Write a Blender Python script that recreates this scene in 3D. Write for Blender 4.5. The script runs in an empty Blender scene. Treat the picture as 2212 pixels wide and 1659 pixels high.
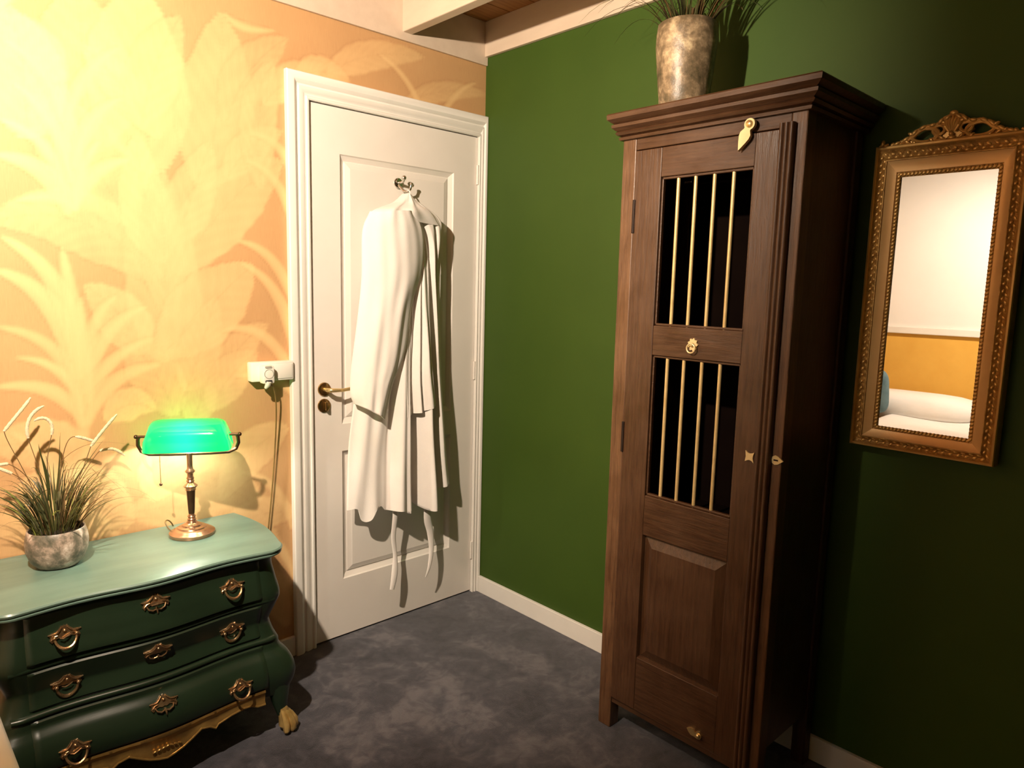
import bpy, bmesh, math, random
import numpy as np
from mathutils import Vector, Matrix

random.seed(7)
rng = np.random.default_rng(11)
scn = bpy.context.scene
COL = scn.collection
PI = math.pi

# ------------------------------------------------------------------ camera
W, H = 2212, 1659
F, YAW, PITCH, ROLL = 1516.58, 0.7560, 0.13499, 0.02471
CAM = Vector((-2.03546, -2.36551, 1.39197))
_f = Vector((math.sin(YAW)*math.cos(PITCH), math.cos(YAW)*math.cos(PITCH), -math.sin(PITCH)))
_r = Vector((math.cos(YAW), -math.sin(YAW), 0)); _u = _r.cross(_f)
_c, _s = math.cos(ROLL), math.sin(ROLL)
_r, _u = _c*_r + _s*_u, -_s*_r + _c*_u
cd = bpy.data.cameras.new('camera'); cam = bpy.data.objects.new('camera', cd); COL.objects.link(cam)
cd.sensor_fit = 'HORIZONTAL'; cd.sensor_width = 36.0; cd.lens = F/W*36.0
cd.clip_start = 0.02; cd.clip_end = 50
cam.matrix_world = Matrix(((_r.x, _u.x, -_f.x, CAM.x), (_r.y, _u.y, -_f.y, CAM.y), (_r.z, _u.z, -_f.z, CAM.z), (0, 0, 0, 1)))
scn.camera = cam

def on_wall(u, v, y):
    """point of the plane at depth y (parallel to the door wall) under a measured picture position"""
    d = _f + _r*((u - W/2)/F) - _u*((v - H/2)/F)
    return CAM + d*((y - CAM.y)/d.y)

# ------------------------------------------------------------------ world, exposure, lamps
wd = bpy.data.worlds.new('world'); scn.world = wd; wd.use_nodes = True
wd.node_tree.nodes['Background'].inputs[0].default_value = (1.0, 0.85, 0.65, 1)
wd.node_tree.nodes['Background'].inputs[1].default_value = 0.0
vs = scn.view_settings
vs.view_transform = 'Standard'; vs.look = 'None'; vs.gamma = 1.0; vs.use_curve_mapping = False
vs.exposure = 0.0
try: scn.cycles.use_denoising = True
except Exception: pass

SPOT = Vector((-2.05, -1.28, 2.11)); SPOT_AIM = SPOT + Vector((0.53, 0.79, -0.08))
SPOT_W, SPOT_COL, SPOT_ANGLE, SPOT_BLEND = 264.0, (1.0, 0.81, 0.62), 144, 0.5
BED_SPOT = Vector((-2.9, -1.7, 2.25)); BED_AIM = Vector((-4.0, -0.6, 1.1))
BED_W = 190.0
LAMP_W = 4.5

# ------------------------------------------------------------------ node helpers
def new_mat(name):
    m = bpy.data.materials.new(name); m.use_nodes = True
    nt = m.node_tree; b = nt.nodes['Principled BSDF']
    return m, nt, b
def nd(nt, t, **kw):
    n = nt.nodes.new(t)
    for k, v in kw.items():
        if k in n.inputs: n.inputs[k].default_value = v
        else: setattr(n, k, v)
    return n
def ramp(nt, fac, stops):
    r = nt.nodes.new('ShaderNodeValToRGB'); e = r.color_ramp.elements
    while len(e) < len(stops): e.new(0.5)
    for i, (p, c) in enumerate(stops): e[i].position = p; e[i].color = (*c, 1)
    nt.links.new(fac, r.inputs[0]); return r.outputs[0]
def coords(nt, scale=(1, 1, 1), kind='Object'):
    tc = nt.nodes.new('ShaderNodeTexCoord'); mp = nt.nodes.new('ShaderNodeMapping')
    mp.inputs['Scale'].default_value = scale; nt.links.new(tc.outputs[kind], mp.inputs[0]); return mp.outputs[0]
def noise(nt, vec, scale, detail=4, rough=0.55, dist=0.0):
    n = nt.nodes.new('ShaderNodeTexNoise'); n.inputs['Scale'].default_value = scale; n.inputs['Detail'].default_value = detail
    n.inputs['Roughness'].default_value = rough; n.inputs['Distortion'].default_value = dist
    nt.links.new(vec, n.inputs['Vector']); return n.outputs['Fac']
def bump(nt, b, h, strength=0.2, dist=0.002):
    n = nt.nodes.new('ShaderNodeBump'); n.inputs['Strength'].default_value = strength; n.inputs['Distance'].default_value = dist
    nt.links.new(h, n.inputs['Height']); nt.links.new(n.outputs[0], b.inputs['Normal'])
def mat(name, c1, c2=None, scale=8, rough=0.5, metal=0.0, bmp=0.0, bdist=0.002, stretch=(1, 1, 1), p=(0.3, 0.7), detail=5, spec=0.5, bscale=None, sheen=0, coat=0, coord='Object'):
    m, nt, b = new_mat(name)
    b.inputs['Roughness'].default_value = rough; b.inputs['Metallic'].default_value = metal
    b.inputs['Specular IOR Level'].default_value = spec
    if sheen: b.inputs['Sheen Weight'].default_value = sheen
    if coat: b.inputs['Coat Weight'].default_value = coat; b.inputs['Coat Roughness'].default_value = 0.25
    v = coords(nt, stretch, coord); n = noise(nt, v, scale, detail)
    nt.links.new(ramp(nt, n, [(p[0], c1), (p[1], c2 or tuple(x*0.85 for x in c1))]), b.inputs['Base Color'])
    if bmp:
        n2 = noise(nt, v, bscale or scale*6, 4); bump(nt, b, n2, bmp, bdist)
    return m

M = {}
# white joinery paint, walls
M['white'] = mat('white_paint', (0.82, 0.775, 0.715), (0.78, 0.735, 0.675), 6, 0.38, bmp=0.05)
M['trim_white'] = mat('trim_white_paint', (0.80, 0.775, 0.72), (0.76, 0.735, 0.68), 9, 0.42)
M['beam'] = mat('beam_paint', (0.66, 0.54, 0.42), (0.60, 0.48, 0.37), 5, 0.6, bmp=0.1, stretch=(4, 1, 4))
M['plaster'] = mat('white_plaster', (0.82, 0.80, 0.76), (0.79, 0.77, 0.73), 4, 0.8, bmp=0.05)
M['ochre'] = mat('ochre_paint', (0.72, 0.42, 0.075), (0.66, 0.37, 0.06), 5, 0.8)
M['pine'] = mat('pine_plank', (0.42, 0.20, 0.06), (0.28, 0.11, 0.03), 6, 0.5, stretch=(1, 14, 14), detail=8, bmp=0.1)
M['green_wall'] = mat('green_wall_paint', (0.041, 0.083, 0.0078), (0.035, 0.073, 0.0065), 3, 0.62, bmp=0.12, bscale=160, bdist=0.001, spec=0.3)
# wallpaper: printed leaf mask is an attribute of the paper, nodes turn it into inks and cloth-like weave
def wallpaper():
    m, nt, b = new_mat('leaf_wallpaper')
    at = nt.nodes.new('ShaderNodeAttribute'); at.attribute_name = 'print'
    v = coords(nt, (60, 1, 4)); st = noise(nt, v, 6, 5, 0.7)
    v2 = coords(nt); cl = noise(nt, v2, 3.2, 4)
    a = nt.nodes.new('ShaderNodeMath'); a.operation = 'MULTIPLY_ADD'; a.inputs[1].default_value = 0.22
    nt.links.new(st, a.inputs[0]); nt.links.new(at.outputs['Fac'], a.inputs[2])
    a2 = nt.nodes.new('ShaderNodeMath'); a2.operation = 'MULTIPLY_ADD'; a2.inputs[1].default_value = 0.25
    nt.links.new(cl, a2.inputs[0]); nt.links.new(a.outputs[0], a2.inputs[2])
    a3 = nt.nodes.new('ShaderNodeMath'); a3.operation = 'SUBTRACT'; a3.inputs[1].default_value = 0.235
    nt.links.new(a2.outputs[0], a3.inputs[0])
    c = ramp(nt, a3.outputs[0], [(0.0, (0.38, 0.20, 0.085)), (0.25, (0.53, 0.31, 0.14)), (0.55, (0.66, 0.43, 0.20)), (0.85, (0.76, 0.535, 0.255)), (1.0, (0.80, 0.585, 0.295))])
    nt.links.new(c, b.inputs['Base Color'])
    b.inputs['Roughness'].default_value = 0.55; b.inputs['Specular IOR Level'].default_value = 0.35
    bump(nt, b, st, 0.08, 0.001)
    return m
M['wallpaper'] = wallpaper()
# carpet
def carpet():
    m, nt, b = new_mat('blue_grey_carpet')
    v = coords(nt); n1 = noise(nt, v, 4.2, 6, 0.62, 0.6); n2 = noise(nt, v, 420, 2); n3 = noise(nt, v, 17, 5, 0.6, 1.2)
    mx = nt.nodes.new('ShaderNodeMath'); mx.operation = 'MULTIPLY_ADD'; mx.inputs[1].default_value = 0.55
    nt.links.new(n3, mx.inputs[0]); nt.links.new(n1, mx.inputs[2])
    c = ramp(nt, mx.outputs[0], [(0.58, (0.016, 0.016, 0.024)), (0.78, (0.045, 0.044, 0.058)), (0.95, (0.105, 0.098, 0.112))])
    nt.links.new(c, b.inputs['Base Color']); b.inputs['Roughness'].default_value = 0.95
    b.inputs['Specular IOR Level'].default_value = 0.1
    b.inputs['Sheen Weight'].default_value = 0.3; b.inputs['Sheen Roughness'].default_value = 0.5
    bump(nt, b, n2, 0.6, 0.004)
    return m
M['carpet'] = carpet()
# dresser
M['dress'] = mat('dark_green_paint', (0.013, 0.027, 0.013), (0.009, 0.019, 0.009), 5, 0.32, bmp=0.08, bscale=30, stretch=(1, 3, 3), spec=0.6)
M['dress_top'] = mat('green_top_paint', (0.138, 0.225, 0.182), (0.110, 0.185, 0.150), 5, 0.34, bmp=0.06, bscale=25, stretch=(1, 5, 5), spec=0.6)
M['gilt'] = mat('gilt_paint', (0.58, 0.36, 0.11), (0.32, 0.18, 0.05), 14, 0.30, 0.7, bmp=0.2, bscale=60)
M['gilt_foot'] = mat('gilt_paint_lit', (0.86, 0.60, 0.22), (0.55, 0.34, 0.10), 25, 0.28, 0.6, bmp=0.2, bscale=80)  # lit copy of the gilt: light on the feet is put into the colour
M['bronze'] = mat('antique_brass', (0.62, 0.43, 0.24), (0.36, 0.21, 0.10), 60, 0.27, 0.9, bmp=0.2, bscale=200)
# cabinet
def cab_wood(name, c1, c2, st):
    m, nt, b = new_mat(name)
    v = coords(nt, st); n = noise(nt, v, 9, 8, 0.65, 0.4); v2 = coords(nt); n2 = noise(nt, v2, 7, 6, 0.6)
    mx = nt.nodes.new('ShaderNodeMath'); mx.operation = 'MULTIPLY_ADD'; mx.inputs[1].default_value = 0.6
    nt.links.new(n2, mx.inputs[0]); nt.links.new(n, mx.inputs[2])
    nt.links.new(ramp(nt, mx.outputs[0], [(0.55, c2), (1.0, c1)]), b.inputs['Base Color'])
    nt.links.new(ramp(nt, n2, [(0.3, (0.32,)*3), (0.7, (0.52,)*3)]), b.inputs['Roughness'])
    b.inputs['Specular IOR Level'].default_value = 0.55
    bump(nt, b, mx.outputs[0], 0.35, 0.004)
    return m
M['cab_v'] = cab_wood('brown_cabinet_wood_upright', (0.092, 0.043, 0.018), (0.038, 0.014, 0.005), (12, 12, 0.9))
M['cab_h'] = cab_wood('brown_cabinet_wood_level', (0.092, 0.043, 0.018), (0.038, 0.014, 0.005), (12, 0.9, 12))
M['cab_post'] = cab_wood('brown_cabinet_wood_worn', (0.165, 0.084, 0.038), (0.062, 0.026, 0.010), (12, 12, 0.9))
M['cab_in'] = mat('cabinet_inside', (0.006, 0.003, 0.002), (0.004, 0.002, 0.0015), 8, 0.9, spec=0.03)  # near-black colour holds the shade inside the cabinet
M['rod'] = mat('brass_rod', (0.80, 0.62, 0.30), (0.66, 0.47, 0.20), 30, 0.38, 0.35, bmp=0.05)
M['brass'] = mat('polished_brass', (0.86, 0.66, 0.32), (0.74, 0.54, 0.24), 25, 0.26, 0.8)
M['bone'] = mat('bone_brass', (0.80, 0.66, 0.36), (0.70, 0.55, 0.28), 25, 0.42, 0.25)
M['iron'] = mat('dark_iron', (0.03, 0.018, 0.012), (0.018, 0.01, 0.008), 20, 0.55, 0.5)
# mirror
M['gold'] = mat('gold_leaf', (0.80, 0.50, 0.17), (0.58, 0.33, 0.09), 10, 0.36, 0.45, bmp=0.15, bscale=70)
M['gold_flat'] = mat('gold_leaf_flat', (0.92, 0.60, 0.27), (0.84, 0.51, 0.21), 6, 0.36, 0.25, bmp=0.08, bscale=90)
M['gold_dark'] = mat('gold_leaf_worn', (0.62, 0.37, 0.11), (0.30, 0.155, 0.04), 45, 0.38, 0.45, bmp=0.7, bscale=140, bdist=0.004)
mm, nt, b = new_mat('silvered_glass'); b.inputs['Base Color'].default_value = (0.93, 0.93, 0.92, 1); b.inputs['Metallic'].default_value = 1; b.inputs['Roughness'].default_value = 0.01
_v = coords(nt); nt.links.new(ramp(nt, noise(nt, _v, 5), [(0.3, (0.93, 0.93, 0.92)), (0.7, (0.91, 0.91, 0.90))]), b.inputs['Base Color']); M['mirror'] = mm
# lamp
M['lamp_metal'] = mat('copper_bronze', (0.55, 0.33, 0.21), (0.40, 0.22, 0.13), 20, 0.25, 0.85)
M['lamp_dark'] = mat('dark_bronze', (0.10, 0.055, 0.025), (0.07, 0.035, 0.018), 30, 0.35, 0.7)
def shade_mat():
    m, nt, b = new_mat('green_glass_shade')
    nt.nodes.remove(b); out = nt.nodes['Material Output']
    v = coords(nt); col = ramp(nt, noise(nt, v, 6), [(0.3, (0.004, 0.72, 0.125)), (0.7, (0.003, 0.64, 0.105))])
    tr = nt.nodes.new('ShaderNodeBsdfTranslucent'); df = nt.nodes.new('ShaderNodeBsdfDiffuse'); gl = nt.nodes.new('ShaderNodeBsdfGlossy')
    gl.inputs['Roughness'].default_value = 0.08; gl.inputs['Color'].default_value = (1, 1, 1, 1)
    nt.links.new(col, tr.inputs[0]); df.inputs[0].default_value = (0.004, 0.22, 0.06, 1)
    m1 = nt.nodes.new('ShaderNodeMixShader'); m1.inputs[0].default_value = 0.26
    nt.links.new(df.outputs[0], m1.inputs[1]); nt.links.new(tr.outputs[0], m1.inputs[2])
    m2 = nt.nodes.new('ShaderNodeMixShader'); fr = nt.nodes.new('ShaderNodeFresnel'); fr.inputs[0].default_value = 1.5
    nt.links.new(fr.outputs[0], m2.inputs[0]); nt.links.new(m1.outputs[0], m2.inputs[1]); nt.links.new(gl.outputs[0], m2.inputs[2])
    nt.links.new(m2.outputs[0], out.inputs[0]); return m
M['shade'] = shade_mat()
def bulb_mat(name, c, s):
    m, nt, b = new_mat(name); b.inputs['Emission Color'].default_value = (*c, 1); b.inputs['Emission Strength'].default_value = s
    _n = noise(nt, coords(nt), 4); nt.links.new(ramp(nt, _n, [(0, (0.9, 0.88, 0.8)), (1, (0.88, 0.86, 0.78))]), b.inputs['Base Color']); return m
M['bulb'] = bulb_mat('lit_bulb', (1.0, 0.9, 0.72), 30.0)
# plants
def stone_pot(name, cols, sc):
    m, nt, b = new_mat(name); v = coords(nt); n = noise(nt, v, sc, 6, 0.7, 0.5); n2 = noise(nt, v, sc*4.2, 5, 0.65)
    mx = nt.nodes.new('ShaderNodeMath'); mx.operation = 'MULTIPLY_ADD'; mx.inputs[1].default_value = 0.6
    nt.links.new(n2, mx.inputs[0]); nt.links.new(n, mx.inputs[2])
    nt.links.new(ramp(nt, mx.outputs[0], [(0.55, cols[0]), (0.75, cols[1]), (0.87, cols[2]), (1.0, cols[3])]), b.inputs['Base Color'])
    b.inputs['Roughness'].default_value = 0.4; bump(nt, b, mx.outputs[0], 0.45, 0.004); return m
M['pot_a'] = stone_pot('mottled_grey_glaze', [(0.045, 0.055, 0.035), (0.17, 0.145, 0.11), (0.38, 0.30, 0.24), (0.68, 0.60, 0.53)], 11)
M['pot_b'] = stone_pot('mottled_bronze_glaze', [(0.05, 0.045, 0.022), (0.16, 0.115, 0.065), (0.30, 0.22, 0.13), (0.50, 0.40, 0.24)], 10)
M['soil'] = mat('potting_soil', (0.03, 0.02, 0.012), (0.012, 0.008, 0.005), 60, 0.95, bmp=0.6)
M['blade_a'] = mat('olive_grass', (0.085, 0.085, 0.028), (0.045, 0.05, 0.016), 12, 0.45)
M['blade_b'] = mat('dark_grass', (0.055, 0.065, 0.018), (0.035, 0.035, 0.010), 12, 0.45)
M['blade_c'] = mat('yellow_green_grass', (0.26, 0.30, 0.06), (0.17, 0.18, 0.04), 12, 0.45)
M['blade_d'] = mat('dry_grass', (0.17, 0.095, 0.035), (0.09, 0.055, 0.02), 12, 0.5)
M['spike'] = mat('cream_seed_spike', (0.86, 0.74, 0.52), (0.76, 0.62, 0.40), 120, 0.85, bmp=0.8, bscale=600, bdist=0.004)
# textiles
M['robe'] = mat('white_waffle_cotton', (0.84, 0.80, 0.75), (0.80, 0.76, 0.71), 10, 0.9, bmp=0.25, bscale=420, bdist=0.002, spec=0.15, sheen=0.15)
M['linen'] = mat('white_bed_linen', (0.84, 0.82, 0.79), (0.80, 0.78, 0.75), 3, 0.9, bmp=0.3, bscale=9, bdist=0.02, spec=0.15)
M['blue_cloth'] = mat('blue_cushion_cloth', (0.07, 0.13, 0.16), (0.14, 0.22, 0.24), 14, 0.9)
M['plastic'] = mat('white_plastic', (0.80, 0.78, 0.70), (0.77, 0.75, 0.67), 5, 0.35)
M['plastic_hole'] = mat('grey_plastic_recess', (0.42, 0.41, 0.36), (0.34, 0.33, 0.29), 12, 0.5)
M['plug_dark'] = mat('dark_plug_gap', (0.05, 0.045, 0.04), (0.03, 0.03, 0.028), 12, 0.5)
M['cord'] = mat('gold_flex', (0.20, 0.125, 0.035), (0.14, 0.085, 0.025), 30, 0.5)
M['chrome'] = mat('chrome', (0.80, 0.77, 0.72), (0.74, 0.71, 0.66), 10, 0.12, 1.0)
M['darkbrass'] = mat('dark_brass_lock', (0.50, 0.33, 0.13), (0.34, 0.20, 0.07), 25, 0.2, 0.95)

# ------------------------------------------------------------------ mesh helpers
class MB:
    def __init__(s): s.v = []; s.f = []
    def add(s, vs, fs):
        o = len(s.v); s.v += [tuple(p) for p in vs]; s.f += [tuple(i + o for i in q) for q in fs]; return s
    def box(s, x0, x1, y0, y1, z0, z1, bev=0.0):
        if bev <= 0:
            vs = [(x, y, z) for x in (x0, x1) for y in (y0, y1) for z in (z0, z1)]
            return s.add(vs, [(0, 1, 3, 2), (4, 6, 7, 5), (0, 4, 5, 1), (2, 3, 7, 6), (0, 2, 6, 4), (1, 5, 7, 3)])
        bm = bmesh.new(); bmesh.ops.create_cube(bm, size=1)
        for v in bm.verts: v.co = ((x0+x1)/2 + v.co.x*(x1-x0), (y0+y1)/2 + v.co.y*(y1-y0), (z0+z1)/2 + v.co.z*(z1-z0))
        bmesh.ops.bevel(bm, geom=bm.edges[:], offset=bev, segments=2, affect='EDGES', profile=0.5)
        return s.bm(bm)
    def bm(s, bm):
        bm.verts.ensure_lookup_table(); bm.verts.index_update()
        s.add([v.co[:] for v in bm.verts], [[v.index for v in f.verts] for f in bm.faces]); bm.free(); return s
    def grid(s, fn, nu, nv, cu=False, cv=False):
        vs = [fn(i/(nu if cu else nu-1), j/(nv if cv else nv-1)) for i in range(nu) for j in range(nv)]
        fs = []
        for i in range(nu if cu else nu-1):
            for j in range(nv if cv else nv-1):
                a, b2 = i, (i+1) % nu; c, d = j, (j+1) % nv
                fs.append((a*nv+c, b2*nv+c, b2*nv+d, a*nv+d))
        return s.add(vs, fs)
    def tube(s, pts, r, n=8, closed=False, flat=1.0):
        pts = [Vector(p) for p in pts]; m = len(pts)
        rs = r if hasattr(r, '__len__') else [r]*m
        ring = []; up = None
        for i, p in enumerate(pts):
            a = pts[(i-1) % m] if (i > 0 or closed) else p; b2 = pts[(i+1) % m] if (i < m-1 or closed) else p
            t = (b2 - a).normalized() if (b2-a).length > 1e-9 else Vector((0, 0, 1))
            if up is None:
                up = Vector((0, 0, 1)) if abs(t.z) < 0.9 else Vector((1, 0, 0))
            x = up - t*up.dot(t)
            if x.length < 1e-6: x = Vector((1, 0, 0)) - t*t.x
            x.normalize(); up = x; y = t.cross(x)
            ring.append([p + (x*math.cos(2*PI*k/n) + y*math.sin(2*PI*k/n)*flat)*rs[i] for k in range(n)])
        vs = [q for R in ring for q in R]; fs = []
        for i in range(m if closed else m-1):
            for k in range(n):
                j = (i+1) % m; fs.append((i*n+k, i*n+(k+1) % n, j*n+(k+1) % n, j*n+k))
        if not closed: fs += [tuple(range(n))[::-1], tuple((m-1)*n + k for k in range(n))]
        return s.add(vs, fs)
    def lathe(s, prof, c=(0, 0, 0), n=40, ax='z', cap=True):
        vs = []
        for r, h in prof:
            for k in range(n):
                a = 2*PI*k/n; p = (r*math.cos(a), r*math.sin(a), h)
                if ax == 'y': p = (p[0], p[2], p[1])
                if ax == 'x': p = (p[2], p[0], p[1])
                vs.append((p[0]+c[0], p[1]+c[1], p[2]+c[2]))
        fs = [(i*n+k, i*n+(k+1) % n, (i+1)*n+(k+1) % n, (i+1)*n+k) for i in range(len(prof)-1) for k in range(n)]
        if cap: fs += [tuple(range(n))[::-1], tuple((len(prof)-1)*n+k for k in range(n))]
        return s.add(vs, fs)
    def ball(s, c, rx, ry=None, rz=None, n=10, m=7, rot=None):
        ry = ry or rx; rz = rz or rx; c = Vector(c)
        def fn(u, v):
            th = PI*v; ph = 2*PI*u
            p = Vector((rx*math.sin(th)*math.cos(ph), ry*math.sin(th)*math.sin(ph), rz*math.cos(th)))
            return c + (rot @ p if rot else p)
        return s.grid(fn, n, m, cu=True)
    def plate(s, outline, t0, t1, place, bev=0.0):
        """extrude a flat outline [(a,b)] between offsets t0 and t1; place(a,b,t) gives the world point"""
        n = len(outline); ca = sum(p[0] for p in outline)/n; cb = sum(p[1] for p in outline)/n
        vs = [place(a, b2, t0) for a, b2 in outline] + [place(a, b2, t1 - (bev if bev else 0)) for a, b2 in outline]
        fs = [tuple(range(n))]
        for k in range(n): fs.append((k, (k+1) % n, n+(k+1) % n, n+k))
        if bev:
            vs += [place(ca+(a-ca)*(1-bev*12), cb+(b2-cb)*(1-bev*12), t1) for a, b2 in outline]
            for k in range(n): fs.append((n+k, n+(k+1) % n, 2*n+(k+1) % n, 2*n+k))
            fs.append(tuple(range(2*n, 3*n)))
        else: fs.append(tuple(range(n, 2*n)))
        return s.add(vs, fs)
    def build(s, name, m, parent=None, smooth=True, angle=40, origin=None, sub=0):
        me = bpy.data.meshes.new(name)
        org = Vector(parent['_o']) if parent is not None else Vector(origin if origin is not None else (0, 0, 0))
        me.from_pydata([(p[0]-org.x, p[1]-org.y, p[2]-org.z) for p in s.v], [], s.f)
        bm = bmesh.new(); bm.from_mesh(me)
        bmesh.ops.remove_doubles(bm, verts=bm.verts[:], dist=1e-6)
        bmesh.ops.recalc_face_normals(bm, faces=bm.faces[:]); bm.to_mesh(me); bm.free()
        if smooth:
            me.shade_smooth(); me.set_sharp_from_angle(angle=math.radians(angle))
        me.materials.append(M[m] if isinstance(m, str) else m)
        o = bpy.data.objects.new(name, me); COL.objects.link(o)
        if parent is None: o.location = org
        else: o.parent = parent
        o['_o'] = tuple(org)
        return o
def thing(name, loc, label, cat, group=None):
    e = bpy.data.objects.new(name, None); COL.objects.link(e); e.location = loc; e['_o'] = tuple(loc)
    e.empty_display_size = 0.05
    e['label'] = label; e['category'] = cat
    if group: e['group'] = group
    return e
def tag(o, label, cat, group=None):
    o['label'] = label; o['category'] = cat
    if group: o['group'] = group
    return o
def struct(o, label=None):
    o['kind'] = 'structure'
    if label: o['label'] = label
    return o
def lerp(a, b, t): return a + (b - a)*t
def interp(x, pts):
    """piecewise smooth interpolation through [(x,y)] ascending"""
    xs = [p[0] for p in pts]; ys = [p[1] for p in pts]
    if x <= xs[0]: return ys[0]
    if x >= xs[-1]: return ys[-1]
    for i in range(len(xs)-1):
        if x <= xs[i+1]:
            t = (x-xs[i])/(xs[i+1]-xs[i]); m0 = (ys[min(i+1, len(ys)-1)]-ys[max(i-1, 0)])/(xs[min(i+1, len(xs)-1)]-xs[max(i-1, 0)])
            m1 = (ys[min(i+2, len(ys)-1)]-ys[i])/(xs[min(i+2, len(xs)-1)]-xs[i]); h = xs[i+1]-xs[i]
            t2, t3 = t*t, t*t*t
            return (2*t3-3*t2+1)*ys[i] + (t3-2*t2+t)*h*m0 + (-2*t3+3*t2)*ys[i+1] + (t3-t2)*h*m1
def bez(p, n):
    out = []
    for i in range(n):
        t = i/(n-1); q = [Vector(a) for a in p]
        while len(q) > 1: q = [q[k].lerp(q[k+1], t) for k in range(len(q)-1)]
        out.append(q[0])
    return out

# ================================================================== THE ROOM
XL, YF, ZC = -4.0, -3.3, 2.49
DX0, DX1, DZ = -0.818, -0.039, 2.025          # door leaf
struct(MB().box(XL-0.1, 0.12, YF-0.1, 0.14, -0.06, 0.0).build('floor', 'carpet', smooth=False), 'dark blue grey brushed carpet')
# ceiling: deck with pine planks and painted beams
ceil = MB().box(XL-0.1, 0.12, YF-0.1, 0.14, ZC+0.02, ZC+0.06).build('ceiling', 'pine', smooth=False); struct(ceil)
y = 0.12; k = 0
pl_me = None
while y > YF:
    if pl_me is None:
        o = MB().box(XL, 0.10, -0.137, 0.0, ZC, ZC+0.02, 0.003).build('plank', 'pine', smooth=False); pl_me = o.data
    else:
        o = bpy.data.objects.new('plank', pl_me); COL.objects.link(o)
    o.parent = ceil; o.location = (random.uniform(-0.02, 0.0), y, 0); y -= 0.140
for i in range(4):
    x = -0.43 - 1.02*i
    if x < XL: break
    o = MB().box(x, x+0.045, YF, -0.002, 2.3464, ZC, 0.004).build('beam', 'beam', smooth=False); o.parent = ceil
o = MB().box(-0.018, -0.001, YF, -0.002, 2.3500, ZC, 0.002).build('beam', 'beam', smooth=False); o.parent = ceil
o = MB().box(XL, -0.001, -0.012, -0.001, 2.3175, ZC-0.001, 0.002).build('ledger_board', 'beam', smooth=False); o.parent = ceil

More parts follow.
